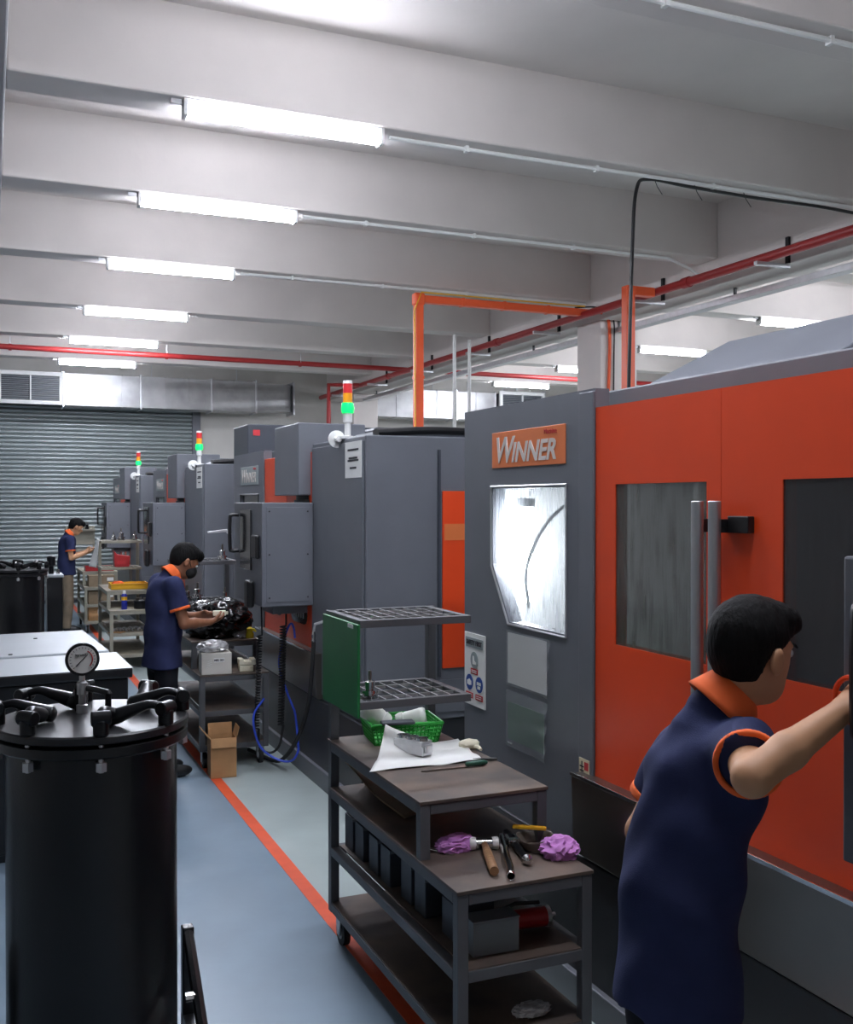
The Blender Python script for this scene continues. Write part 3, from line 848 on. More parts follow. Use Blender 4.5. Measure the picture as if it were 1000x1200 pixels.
# pump assembly left of the tank (only its edge shows)
pm = thing('pump', 'dark pump motor with silver tag beside the gauge tank', 'pump', (-0.16, 2.75, 0))
MB().box(-0.14, 0.1, -0.14, 0.14, 0, 0.36).build('pump_plinth', 'blackgloss', pm, bevel=0.01)
MB().lathe([(0.07, 0), (0.105, 0.01), (0.105, 0.34), (0.07, 0.36), (0.03, 0.37)], (0, 0, 0.36), n=28).build('motor_body', 'blackmetal', pm, smooth=True)
MB().box(0.0, 0.108, -0.1, -0.07, 0.5, 0.56).build('rating_plate', 'cream_lbl', pm)
MB().tube(catmull([(0.0, 0, 0.7), (0.02, -0.02, 0.9), (0.03, -0.05, 1.1), (0.0, 0.05, 1.22)], 6), 0.02, 10).build('hose', 'rubber', pm, smooth=True)

bx = thing('filter_housing', 'slim black housing with silver top next to far pressure tank', 'housing', (0.5, 9.1, 0))
MB().box(-0.06, 0.06, -0.25, 0.05, 0, 1.27).build('housing_body', 'blackgloss', bx, bevel=0.005)
MB().box(-0.07, 0.07, -0.26, 0.06, 1.27, 1.29).build('housing_top', 'granite', bx, bevel=0.003)
MB().lathe([(0.02, 0), (0.02, 0.06), (0.035, 0.07), (0.035, 0.14), (0.02, 0.15)], (-0.02, -0.1, 1.29), n=14).build('gauge_cap', 'blackmetal', bx, smooth=True)
MB().cyl((0.03, -0.15, 1.29), (0.03, -0.15, 1.33), 0.014, n=10).build('fitting', 'chrome', bx, smooth=True)

# plate topped cabinet
pc = thing('machine_cabinet', 'low black cabinet with pale metal top behind the gauge tank', 'cabinet', (0.70, 5.75, 0), math.radians(3.2))
MB().box(-1.9, 0.0, 0.0, 1.62, 0.05, 0.93).build('body', 'blackgloss', pc, bevel=0.01)
MB().box(-1.85, -0.05, 0.05, 1.55, 0, 0.05).build('plinth', 'base', pc)
MB().box(-1.93, 0.02, -0.02, 0.55, 0.93, 0.985).build('front_cover', 'blackgloss', pc, bevel=0.008)
MB().prism([(-0.025, 0.985), (0.5, 1.0), (0.56, 0.985)], 'x', -1.93, 0.02).build('front_plate', 'granite', pc)
MB().box(-1.93, -0.01, 0.565, 1.64, 0.93, 1.005).build('rear_plate', 'granite', pc, bevel=0.006)
MB().cyl((-0.55, 0.62, 1.005), (-0.55, 0.62, 1.01), 0.012, n=12).build('plug', 'black', pc)
MB().cyl((-0.35, 1.3, 1.005), (-0.35, 1.3, 1.01), 0.012, n=12).build('plug', 'black', pc)
tag(MB().tube(catmull([(0.73, 6.3, 0.72), (0.8, 6.35, 0.6), (0.95, 6.5, 0.62), (1.0, 6.8, 0.55), (0.95, 7.0, 0.2), (0.9, 7.0, 0.012)], 6), 0.01, 8).build('drain_cable', 'black', None, smooth=True), 'black cable looping down from the plate topped cabinet', 'cable')

# ---------------------------------------------------------------- things on the near cart
def sheet(name, mat_, fn, nx, ny, label, cat, th=0.0012):
    o = MB().grid(nx, ny, fn).build(name, mat_, None, smooth=True, solid=th)
    return tag(o, label, cat)
ZU = 0.868; ZS = 0.668
# green basket
bk = thing('basket', 'green perforated plastic basket on the near cart', 'basket', (1.625, 4.07, ZU), math.radians(-8))
BL, BW, BH, TP = 0.135, 0.10, 0.085, 0.018
rim = [(-BL-TP, -BW-TP, BH), (BL+TP, -BW-TP, BH), (BL+TP, BW+TP, BH), (-BL-TP, BW+TP, BH)]
MB().tube(rim, 0.007, 8, closed=True).build('rim', 'greenplastic', bk, smooth=True)
bb = MB()
def wallbar(ax, ay, bx_, by_, n):
    for i in range(n+1):
        u = i/n
        x, y = ax+(bx_-ax)*u, ay+(by_-ay)*u
        kx, ky = (1+TP/BL), (1+TP/BW)
        bb.tube([(x, y, 0.0), (x*kx, y*ky, BH)], 0.0035, 4)
    for z in (0.012, 0.03, 0.046, 0.062, 0.074):
        k = z/BH
        bb.tube([(ax*(1+TP/BL*k), ay*(1+TP/BW*k), z), (bx_*(1+TP/BL*k), by_*(1+TP/BW*k), z)], 0.0032, 4)
wallbar(-BL, -BW, BL, -BW, 17); wallbar(BL, -BW, BL, BW, 12); wallbar(BL, BW, -BL, BW, 17); wallbar(-BL, BW, -BL, -BW, 12)
bb.build('lattice_wall', 'greenplastic', bk)
MB().box(-BL, BL, -BW, BW, 0.0, 0.006).build('base', 'greenplastic', bk)
def cup(loc, d, label, L=0.12):
    d = Vector(d).normalized()
    o = MB().lathe([(0.03, 0), (0.036, 0.012), (0.038, 0.03), (0.034, 0.034), (0.036, 0.04), (0.041, L*0.75), (0.043, L*0.8), (0.043, L-0.01), (0.037, L)], (0, 0, 0), axis=d, n=22).build('wrapped_cup', mat('milky_plastic', (232, 234, 226), 0.3, var=0.04), None, smooth=True)
    o.location = loc
    return tag(o, label, 'cup', 'white cups in the basket')
cup((1.56, 4.05, ZU+0.075), (-0.75, 0.25, 0.55), 'white plastic wrapped cup sticking up at basket end by green plate', 0.13)
cup((1.62, 4.11, ZU+0.065), (0.8, -0.35, 0.15), 'white plastic cup lying across the middle of basket', 0.13)
tag(MB().box(-0.07, 0.07, -0.03, 0.03, 0, 0.012).build('file_case', 'grey_dk', None, bevel=0.004, loc=(1.57, 3.97, ZU+0.088), rotz=-0.15), 'dark flat case lying across the basket rim', 'case')
# white sheet of paper draped from the basket
def pf(u, v):
    A = Vector((1.31, 3.60)); B = Vector((1.775, 3.585)); Cc = Vector((1.83, 3.93)); D = Vector((1.49, 3.90))
    p = A*(1-u)*(1-v)+B*u*(1-v)+Cc*u*v+D*(1-u)*v
    z = ZU+0.004+0.004*abs(math.sin(u*5+v*3))+0.003*math.sin(v*8)**2
    lift = max(0, v-0.45)/0.55*max(0, 1-u*1.5)
    z += 0.1*lift**1.3
    z += 0.006*noise.noise(Vector((u*4, v*4, 2)))
    return (p.x, p.y, max(z, ZU+0.002))
sheet('paper_sheet', 'paper', pf, 24, 20, 'white paper sheet under the machined block curling against basket', 'paper')
# machined aluminium block
ab = thing('machined_block', 'silver machined aluminium block with bores on white paper', 'metal part', (1.56, 3.78, ZU+0.012), math.radians(28))
MB().box(-0.028, 0.028, -0.075, 0.075, 0.0, 0.035).build('block', 'alu', ab, bevel=0.0015)
MB().box(-0.034, 0.034, -0.072, 0.072, 0.035, 0.055).build('upper_plate', 'alu', ab, bevel=0.0015)
for y in (-0.048, 0.0, 0.048):
    MB().lathe([(0.026, 0.055), (0.026, 0.066), (0.015, 0.066), (0.015, 0.058)], (0, y, 0), n=20).build('bore_ring', 'chrome', ab, smooth=True)
MB().box(-0.02, 0.02, -0.088, -0.075, 0.01, 0.045).build('lug', 'alu', ab, bevel=0.005)
# file with green handle
ff = thing('hand_file', 'steel hand file with dark green handle beside white paper', 'file', (1.49, 3.535, ZU), math.radians(-2))
MB().prism([(0, -0.006), (0.02, -0.009), (0.19, -0.009), (0.19, 0.009), (0.02, 0.009)], 'z', 0.001, 0.006).build('blade', 'steel', ff, bevel=0.001)
MB().tube(catmull([(0.185, 0, 0.012), (0.2, 0, 0.012), (0.24, 0, 0.012), (0.275, 0, 0.012)], 4), [0.006, 0.008, 0.01, 0.011, 0.01, 0.009, 0.01, 0.0105, 0.011, 0.011, 0.011, 0.009, 0.006], 10).build('handle', mat('green_handle', (30, 80, 62), 0.4), ff, smooth=True)
tag(MB().tube([(1.74, 3.60, ZU+0.008), (1.80, 3.58, ZU+0.008), (1.83, 3.57, ZU+0.008)], [0.004, 0.006, 0.006], 8).build('marker', 'black', None, smooth=True), 'short black marker by the green file handle', 'marker')
tg = thing('glove_scrap', 'crumpled cream rubber glove beside the white paper', 'glove', (1.82, 3.80, ZU))
blob('palm', 'cream', (0, 0, 0.018), (0.04, 0.03, 0.018), 0.25, 1.6, tg, 3, 3, -0.018)
MB().tube([(0.01, -0.02, 0.01), (0.02, -0.05, 0.012), (0.015, -0.08, 0.01)], [0.012, 0.009, 0.006], 8).build('finger', 'cream', tg, smooth=True)
# scrap of card inside the cart
def cf(u, v):
    x = 1.39+0.11*u+0.06*v; y = 4.12-0.52*v+0.05*u; z = ZS+0.01+0.1*(1-v)**1.5*(1-u)*1.0+0.02*u*(1-v)+0.004*math.sin(v*9)
    return (x, y, z)
sheet('packing_card', 'card_dk', cf, 10, 14, 'curled brown packing card under the upper top of the near cart', 'cardboard', 0.002)
# square bins on the middle shelf
first = None
for k, (x, y) in enumerate(((1.40, 4.10), (1.40, 3.97), (1.40, 3.80), (1.40, 3.67), (1.41, 3.48), (1.41, 3.35))):
    t = thing('square_bin', 'small open black square bin on the middle shelf of near cart', 'bin', (x, y-0.05, 0.415), 0, 'square bins on the cart shelf')
    b = MB()
    w, d, h, th = 0.1, 0.1, 0.14, 0.004
    b.box(0, w, 0, th, 0, h); b.box(0, w, d-th, d, 0, h); b.box(0, th, th, d-th, 0, h); b.box(w-th, w, th, d-th, 0, h); b.box(0, w, 0, d, 0, th)
    b.build('bin_body', 'grey_dk', t, bevel=0.001)
    MB().box(-0.003, w+0.003, -0.003, 0.001, h-0.012, h).build('bin_rim', 'grey', t)
# rags and tools on the step
def rag(c, r, seed, label):
    o = blob('purple_rag', 'purple', c, r, 0.5, 2.3, None, 4, seed, -r[2]*0.75)
    o.location.z = c[2]
    return tag(o, label, 'rag')
rag((1.50, 3.235, ZS+0.02), (0.058, 0.036, 0.026), 4, 'crumpled purple rag beside the small spanner')
rag((1.80, 3.04, ZS+0.024), (0.052, 0.05, 0.032), 9, 'crumpled purple rag at the corner next to clear tray')
sw = thing('spanner', 'small chrome open spanner next to purple rag', 'spanner', (1.42, 3.25, ZS), math.radians(35))
MB().box(-0.006, 0.006, -0.06, 0.03, 0.002, 0.008).build('shank', 'chrome', sw, bevel=0.002)
MB().lathe([(0.016, 0), (0.016, 0.008), (0.008, 0.009)], (0, -0.068, 0.001), n=14).build('ring_end', 'chrome', sw, smooth=True)
MB().prism([(-0.016, 0.03), (0.016, 0.03), (0.018, 0.055), (0.007, 0.055), (0.006, 0.042), (-0.006, 0.042), (-0.007, 0.055), (-0.018, 0.055)], 'z', 0.001, 0.009).build('open_end', 'chrome', sw, bevel=0.001)
hm = thing('mallet', 'soft faced mallet with worn wooden handle on cart step', 'mallet', (1.59, 3.20, ZS+0.022), math.radians(-19.0))
MB().cyl((-0.03, 0, 0), (0.03, 0, 0), 0.017, n=18).build('head', 'chrome', hm, smooth=True, bevel=0.002)
for s_ in (-1, 1):
    MB().lathe([(0.021, 0), (0.022, 0.018), (0.019, 0.022)], (s_*0.029, 0, 0), axis=(s_, 0, 0), n=18).build('face', 'white', hm, smooth=True)
MB().tube([(0, 0.02, 0), (0, -0.02, 0), (0, -0.1, -0.003), (0, -0.22, -0.005), (0, -0.26, -0.005)], [0.011, 0.011, 0.015, 0.016, 0.0155], 14).build('handle', 'wood', hm, smooth=True)
bp_ = tag(MB().tube(catmull([(1.69, 3.26, ZS+0.013), (1.652, 3.17, ZS+0.013), (1.605, 3.06, ZS+0.013), (1.575, 2.98, ZS+0.013), (1.538, 2.90, ZS+0.013)], 5), 0.0125, 14, cap=False).build('bent_tube', 'chrome', None, smooth=True, solid=0.0015), 'bent chrome tube lying between mallet and ratchet', 'tube')
rt = thing('ratchet_wrench', 'chrome ratchet wrench with black grip and ball end', 'wrench', (1.70, 3.19, ZS+0.016), math.radians(-14))
MB().prism([(-0.022, -0.03), (0.022, -0.03), (0.026, 0.0), (0.018, 0.045), (0.009, 0.045), (0.012, 0.005), (-0.012, 0.005), (-0.009, 0.045), (-0.018, 0.045), (-0.026, 0.0)], 'z', -0.014, 0.014).build('fork_head', 'chrome', rt, bevel=0.003)
MB().cyl((0, 0.04, 0), (0, 0.1, 0.0), 0.014, n=12).build('socket', 'grey_dk', rt, smooth=True)
MB().tube([(0, -0.03, 0), (0, -0.08, 0), (0, -0.15, 0), (0, -0.175, 0)], [0.012, 0.014, 0.011, 0.01], 14).build('grip', 'blackmetal', rt, smooth=True)
MB().lathe([(0.004, -0.018), (0.013, -0.013), (0.018, 0), (0.013, 0.013), (0.004, 0.018)], (0, -0.19, 0.002), axis=(0, 1, 0), n=16).build('ball_end', 'chrome', rt, smooth=True)
ct = thing('clear_tray', 'smoky clear plastic bag tray holding a yellow handled knife', 'tray', (1.765, 3.14, ZS))
def trf(u, v):
    a = 2*math.pi*u
    k = 0.75+0.25*v
    return (0.07*k*math.cos(a), 0.075*k*math.sin(a), 0.002+0.04*v+0.005*math.sin(3*a)*v)
MB().grid(28, 6, trf).build('tray_wall', mat('smoky_plastic', (112, 104, 94), 0.3), ct, smooth=True, solid=0.001)
MB().lathe([(0.05, 0.001), (0.052, 0.003)], n=20).build('tray_base', mat('smoky_plastic', (112, 104, 94), 0.3), ct)
yk = thing('utility_knife', 'yellow handled utility knife resting across clear tray', 'knife', (1.765, 3.19, ZS+0.052), math.radians(-35))
MB().box(-0.06, 0.06, -0.01, 0.01, 0, 0.012).build('handle', 'yellow', yk, bevel=0.003)
MB().box(0.06, 0.075, -0.006, 0.006, 0.004, 0.006).build('blade', 'steel', yk)
# middle shelf
gb = thing('metal_box', 'plain grey metal box standing on the middle shelf', 'box', (1.43, 2.955, 0.415), math.radians(-2))
MB().box(0, 0.165, 0, 0.08, 0, 0.108).build('box_body', 'greybox', gb, bevel=0.003)
MB().box(-0.002, 0.167, -0.002, 0.082, 0.108, 0.114).build('box_lid', 'greybox', gb, bevel=0.002)
tag(MB().box(0, 0.15, 0, 0.1, 0, 0.125).build('steel_plate', 'grey_dk', None, bevel=0.003, loc=(1.42, 3.08, 0.415)), 'dark steel block standing behind the grey metal box', 'block')
gg = thing('grease_gun', 'red barrelled grease gun lying behind grey metal box', 'grease gun', (1.60, 3.09, 0.455), math.radians(-6))
MB().cyl((0, 0, 0), (0.17, 0, 0), 0.033, n=22).build('barrel', 'redplastic', gg, smooth=True)
for x in (-0.012, 0.162):
    MB().cyl((x, 0, 0), (x+0.014, 0, 0), 0.036, n=22).build('collar', 'alu', gg, smooth=True)
MB().cyl((0.176, 0, 0), (0.2, 0, 0), 0.009, n=10).build('nozzle', 'alu', gg, smooth=True)
MB().tube([(-0.01, 0, 0.035), (0.05, 0, 0.055), (0.14, 0, 0.05)], 0.007, 8).build('lever', 'black', gg, smooth=True)
o = tag(blob('foil_scrap', 'foil', (1.66, 2.985, 0.175+0.016), (0.055, 0.03, 0.018), 0.4, 2.4, None, 4, 6, -0.015), 'crumpled silver foil scrap on the bottom shelf', 'scrap')
# fitting on the rack
def tool_holder(loc, label, group, s=1.0, tilt=0.0, m_='chrome'):
    t = thing('tool_holder', label, 'tool holder', loc, 0, group)
    MB().lathe([(0.032*s, 0), (0.034*s, 0.012*s), (0.026*s, 0.014*s), (0.026*s, 0.02*s), (0.034*s, 0.022*s), (0.034*s, 0.034*s), (0.02*s, 0.036*s), (0.022*s, 0.07*s), (0.014*s, 0.074*s)], n=18).build('taper_body', m_, t, smooth=True)
    MB().cyl((0, 0, 0.07*s), (0, 0, 0.115*s), 0.007*s, n=10).build('cutter', 'steel', t, smooth=True)
    t.rotation_euler.x = tilt
    return t
tool_holder((1.40, 3.84, 1.10), 'chrome tool holder on near cart rack by green plate', 'tool holders on racks', 0.95)

# ---------------------------------------------------------------- things on and near cart two
cx, cy = C2[0], C2[1]
bg = blob('bin_bag', 'bag', (1.60, 7.78, ZU+0.12), (0.23, 0.26, 0.15), 0.22, 2.2, None, 5, 12, -0.12)
tag(bg, 'shiny black bin bag heaped on the second cart', 'bag')
yd = thing('yellow_cap', 'yellow plastic spray cap beside the black bin bag', 'cap', (1.80, 7.56, ZU))
MB().lathe([(0.03, 0), (0.032, 0.03), (0.022, 0.045), (0.024, 0.07), (0.01, 0.08)], n=16).build('cap_body', mat('bright_yellow', (238, 214, 40), 0.4), yd, smooth=True)
MB().tube([(0, 0, 0.06), (0.03, -0.01, 0.06), (0.045, -0.015, 0.045)], [0.012, 0.011, 0.006], 8).build('spout', mat('bright_yellow', (238, 214, 40), 0.4), yd, smooth=True)
tag(blob('plastic_wrap', 'foil', (1.74, 7.60, ZU+0.025), (0.05, 0.045, 0.03), 0.35, 2.2, None, 4, 2, -0.024), 'loose clear plastic wrap beside yellow cap', 'wrap')
wb = thing('carton', 'white carton with handwritten label topped by silver wrap', 'box', (1.375, 7.215, ZS), math.radians(-4))
MB().box(0, 0.21, 0, 0.17, 0, 0.15).build('carton_body', 'boxwhite', wb, bevel=0.004)
MB().box(0.085, 0.16, -0.002, 0.0, 0.085, 0.115).build('label', 'paper', wb)
lettering('label_text', 'MEL 301', 0.02, 'ink', wb, (0.122, -0.0035, 0.1), FRONT, 0.1, 0.0006)
for k in range(4):
    MB().tube([(0.03+0.004*k, -0.001, 0.05+0.014*k), (0.07+0.002*k, -0.001, 0.06+0.014*k)], 0.0015, 4).build('tape_crease', 'paper', wb)
tag(blob('wrap_bundle', 'foil', (1.47, 7.29, ZS+0.15+0.036), (0.09, 0.06, 0.04), 0.35, 2.6, None, 4, 21, -0.035), 'crumpled silver bubble wrap on top of white carton', 'wrap')
for k, (z, dx) in enumerate(((ZS, 0), (ZS+0.046, 0.006))):
    t = thing('foam_block', ['notched cream foam block lying on the second cart step', 'notched cream foam block stacked on another foam block'][k], 'foam block', (1.64+dx, 7.24, z), math.radians(-6), 'cream foam blocks')
    MB().prism([(0, 0), (0.12, 0), (0.12, 0.045), (0.085, 0.045), (0.085, 0.03), (0.035, 0.03), (0.035, 0.045), (0, 0.045)] if k else [(0.01, 0), (0.11, 0), (0.11, 0.045), (0.01, 0.045)], 'y', 0, 0.11).build('foam_body', 'cream', t, bevel=0.006)
    MB().box(0.04, 0.08, -0.004, 0.0, 0.01, 0.026).build('foam_notch', 'cream', t)
for (x, y, z, s, lb) in ((1.45, 8.2, 1.10, 1.1, 'chrome tool holder on lower rack nearest the masked worker'), (1.55, 8.3, 1.10, 1.2, 'chrome tool holder in the middle of lower rack'),
                         (1.74, 8.15, 1.10, 0.9, 'short chrome tool holder at lower rack end'), (1.72, 8.15, 1.42, 1.1, 'chrome tool holder on the top rack by control box'),
                         (1.50, 8.25, 1.42, 1.2, 'chrome tool holder on top rack near the worker head')):
    tool_holder((x, y, z), lb, 'tool holders on racks', s)
tag(MB().prism([(0, 0), (0.16, 0.02), (0.2, -0.02), (0.19, -0.04), (0.15, -0.005), (0, -0.015)], 'y', 0, 0.01).build('angle_bracket', 'alu', None, bevel=0.002, loc=(1.66, 8.44, 1.64)), 'flat metal arm sticking out from machine above the rack', 'bracket')
# open carton on the floor
ob = thing('open_carton', 'open brown cardboard carton standing on the floor', 'box', (1.385, 6.95, 0.003), math.radians(-3))
w, d, h, th = 0.175, 0.16, 0.27, 0.004
b = MB(); b.box(0, w, 0, th, 0, h); b.box(0, w, d-th, d, 0, h); b.box(0, th, th, d-th, 0, h); b.box(w-th, w, th, d-th, 0, h); b.box(0, w, 0, d, 0, th)
b.build('carton_body', 'card', ob)
MB().prism([(0, h), (-0.055, h+0.065), (-0.058, h+0.062), (-0.004, h-0.004)], 'y', 0.005, d-0.005).build('flap', 'card', ob)
MB().prism([(w, h), (w+0.018, h+0.07), (w+0.022, h+0.069), (w+0.004, h-0.002)], 'y', 0.005, d-0.005).build('flap', 'card', ob)
MB().prism([(d, h), (d+0.01, h+0.075), (d+0.006, h+0.076), (d-0.004, h)], 'x', 0.005, w-0.005).build('flap', 'card', ob)
MB().prism([(0, h), (-0.02, h-0.06), (-0.016, h-0.062), (0.002, h-0.004)], 'x', 0.005, w-0.005).build('flap', 'card', ob)

# coiled pendant cables and hoses of the second machine
def coil(p0, p1, r, turns, rad):
    p0, p1 = Vector(p0), Vector(p1)
    n = turns*9
    out = []
    for i in range(n+1):
        t = i/n
        a = 2*math.pi*turns*t
        p = p0.lerp(p1, t)
        out.append((p.x+r*math.cos(a), p.y+r*math.sin(a), p.z))
    return out
pend = thing('coiled_cable', 'black coiled pendant cable hanging under the control box', 'cable', (0, 0, 0))
a = coil((1.75, 7.05, 0.95), (1.72, 7.03, 0.3), 0.016, 34, 0)
c_ = coil((1.88, 6.98, 0.32), (1.90, 6.98, 1.02), 0.02, 36, 0)
low = catmull([a[-1], (1.74, 7.02, 0.17), (1.81, 7.0, 0.13), (1.87, 6.98, 0.18), c_[0]], 6)
MB().tube(a, 0.006, 5).build('coil', 'black', pend, smooth=True)
MB().tube(c_, 0.007, 5).build('coil', 'black', pend, smooth=True)
MB().tube(low, 0.009, 8).build('loop', 'black', pend, smooth=True)
MB().tube([a[0], (1.75, 7.0, 1.1), (1.74, 6.98, 1.24)], 0.006, 6).build('lead', 'black', pend, smooth=True)
MB().tube([c_[-1], (1.92, 6.98, 1.1), (1.93, 6.98, 1.24)], 0.007, 6).build('lead', 'black', pend, smooth=True)
bh = catmull([(1.985, 6.95, 0.93), (1.96, 6.98, 1.03), (1.92, 7.0, 0.95), (1.88, 7.02, 0.75), (1.93, 7.0, 0.55), (2.0, 6.9, 0.3), (1.95, 6.85, 0.12), (1.85, 6.88, 0.1), (1.72, 6.93, 0.2), (1.68, 6.95, 0.4), (1.76, 6.97, 0.52)], 8)
tag(MB().tube([(min(p[0], 1.975), p[1], p[2]) for p in bh], 0.008, 8).build('air_hose', 'blue', None, smooth=True), 'blue air hose looping below the control box', 'hose')
ah = thing('air_gun_hose', 'black air hose with brass fitting hanging from machine post', 'hose', (0, 0, 0))
MB().tube(catmull([(1.975, 6.5, 0.97), (1.965, 6.5, 0.8), (1.955, 6.55, 0.55), (1.93, 6.7, 0.3), (1.9, 6.95, 0.1), (1.88, 7.2, 0.025), (1.8, 7.6, 0.02)], 8), 0.014, 10).build('hose', 'rubber', ah, smooth=True)
MB().lathe([(0.012, 0), (0.016, 0.02), (0.012, 0.03), (0.016, 0.05), (0.01, 0.08)], (1.975, 6.5, 0.95), n=12).build('coupling', 'chrome', ah, smooth=True)
MB().tube([(1.975, 6.5, 1.03), (1.975, 6.47, 1.08), (2.03, 6.44, 1.1)], 0.01, 8).build('elbow_fitting', 'alu', ah, smooth=True)

# ---------------------------------------------------------------- cart three and four
x3, y3 = C3[0], C3[1]
yt = thing('parts_tray', 'long yellow plastic tray on the tan cart', 'tray', (x3+0.06, y3+0.42, ZU), 0)
b = MB(); b.box(0, 0.42, 0, 0.008, 0, 0.07); b.box(0, 0.42, 0.292, 0.3, 0, 0.07); b.box(0, 0.008, 0.008, 0.292, 0, 0.07); b.box(0.412, 0.42, 0.008, 0.292, 0, 0.07); b.box(0, 0.42, 0, 0.3, 0, 0.006)
b.build('tray_body', 'yellow', yt)
MB().box(-0.015, 0.435, -0.015, 0.0, 0.06, 0.072).build('tray_lip', 'yellow', yt, bevel=0.003)
tag(blob('orange_cloth', 'orangeknit', (x3+0.15, y3+0.55, ZU+0.06), (0.06, 0.05, 0.03), 0.3, 2, None, 3, 5, -0.05), 'small orange cloth lying in the yellow tray', 'cloth')
sc = thing('spray_can', 'blue spray can with white cap and yellow badge', 'spray can', (1.42, 12.02, ZS))
MB().lathe([(0.031, 0), (0.033, 0.004), (0.033, 0.16), (0.027, 0.172), (0.024, 0.178)], n=22).build('can_body', 'bluecan', sc, smooth=True)
MB().lathe([(0.017, 0.178), (0.017, 0.205), (0.01, 0.212)], n=16).build('cap', 'white', sc, smooth=True)
MB().lathe([(0.0335, 0.105), (0.0335, 0.145)], n=22).build('badge', 'yellow', sc, smooth=True)
rb = thing('red_bin', 'red plastic bin standing on the tan cart rack', 'bin', (x3+0.16, y3+0.96, 1.10))
MB().prism([(0, 0), (0.17, 0), (0.18, 0.13), (0.03, 0.15), (-0.01, 0.2)], 'y', 0, 0.16).build('bin_body', 'redplastic', rb, bevel=0.006)
MB().box(0.03, 0.13, -0.003, 0.0, 0.03, 0.07).build('bin_slot', 'signred', rb)
def clf(u, v):
    z = 1.44-0.34*v
    return (x3-0.035-0.10*v*(0.3+0.7*u)+0.01*math.sin(u*9), y3+0.86+0.22*u, z+0.01*math.sin(v*6+u*3))
sheet('hanging_cloth', 'paper', clf, 10, 14, 'white cloth hanging off the tan cart rack', 'cloth', 0.003)
for k, (dx, dy, z, s) in enumerate(((0.15, 0.98, 1.42, 0.9), (0.24, 1.0, 1.42, 1.3), (0.40, 1.0, 1.42, 1.0))):
    tool_holder((x3+dx, y3+dy, z), ['small chrome tool holder by the hanging white cloth', 'largest chrome tool holder on the tan cart rack', 'chrome tool holder at the far end of tan rack'][k], 'tool holders on racks', s)
for k in range(6):
    t = thing('steel_fitting', 'dull steel fitting lying in a row on tan cart shelf', 'fitting', (x3+0.07+0.065*k, y3+0.08, 0.415), 0.5, 'steel fittings on the tan cart shelf')
    MB().lathe([(0.022, 0), (0.024, 0.03), (0.016, 0.034), (0.016, 0.09), (0.02, 0.094), (0.02, 0.12)], (0, 0, 0.025), axis=(0.3, 1, 0.1), n=12).build('fitting_body', 'galv', t, smooth=True)
    MB().cyl((0, 0.0, 0.025), (-0.01, -0.03, 0.022), 0.01, n=8).build('fitting_stem', 'steel', t, smooth=True)
md = thing('chuck', 'dark round chuck lying on the tan cart step', 'chuck', (x3+0.36, y3+0.16, ZS))
MB().lathe([(0.08, 0), (0.085, 0.02), (0.085, 0.09), (0.06, 0.1), (0.03, 0.1)], n=24).build('chuck_body', 'blackmetal', md, smooth=True)
for k in range(3):
    an = k*2.094
    MB().box(-0.012, 0.012, 0.03, 0.07, 0.1, 0.125).xf(Matrix.Rotation(an, 4, 'Z')).build('jaw', 'steel', md)
tag(MB().prism([(0, 0), (0.14, -0.05), (0.2, 0.02), (0.06, 0.08)], 'z', 0, 0.004).build('card_scrap', 'card', None, loc=(x3-0.02, y3+0.03, 0.42)), 'tan cardboard scrap poking from the tan cart shelf', 'cardboard')
x4, y4 = C4[0], C4[1]
def carton(x, y, z, w, d, h, label, m_='card_dk'):
    t = thing('carton', label, 'box', (x, y, z), 0, 'cartons on the far cart')
    MB().box(0, w, 0, d, 0, h).build('carton_body', m_, t, bevel=0.004)
    MB().box(w*0.7, w*0.95, -0.002, 0, h*0.5, h*0.8).build('label', 'paper', t)
    MB().box(w/2-0.02, w/2+0.02, -0.001, d, h, h+0.001).build('tape', 'cream_lbl', t)
carton(x4+0.06, y4+0.02, 0.668, 0.36, 0.22, 0.16, 'brown carton on the step of the far tan cart')
carton(x4+0.06, y4+0.06, 0.415, 0.36, 0.25, 0.19, 'brown carton on the middle shelf of far tan cart')
carton(x4+0.06, y4+0.06, 0.175, 0.18, 0.25, 0.2, 'brown carton on the bottom shelf of far tan cart', 'card')
for k in range(2):
    t = thing('red_tray', ['red parts tray on the far tan cart by worker', 'red parts tray next to another red tray'][k], 'tray', (x4+0.05+0.21*k, y4+0.4, ZU), 0, 'red trays on the far cart')
    b = MB(); w, d, h, th = 0.19, 0.25, 0.07, 0.005
    b.box(0, w, 0, th, 0, h); b.box(0, w, d-th, d, 0, h); b.box(0, th, th, d-th, 0, h); b.box(w-th, w, th, d-th, 0, h); b.box(0, w, 0, d, 0, th)
    b.build('tray_body', 'redplastic', t)
    MB().box(-0.006, w+0.006, -0.008, 0.0, h-0.012, h).build('tray_lip', 'redplastic', t, bevel=0.002)
rk = thing('tool_rack', 'pale tool rack panel with holders behind the far worker', 'rack', (1.15, 17.45, 0))
MB().box(0, 0.03, 0, 0.03, 0, 1.5).build('post', 'cart_tan', rk); MB().box(0.42, 0.45, 0, 0.03, 0, 1.5).build('post', 'cart_tan', rk)
for z in (1.1, 1.42):
    MB().box(0, 0.45, -0.1, 0.2, z, z+0.03).build('rack_shelf', 'cart_tan', rk)
MB().box(0, 0.45, 0.02, 0.03, 1.2, 1.5).build('back_panel', 'cart_tan', rk)
for k in range(3):
    tool_holder((1.22+0.13*k, 17.45, 1.45), 'dark tool holder on the rack behind the far worker', 'tool holders behind far worker', 1.0, 0, 'blackmetal')

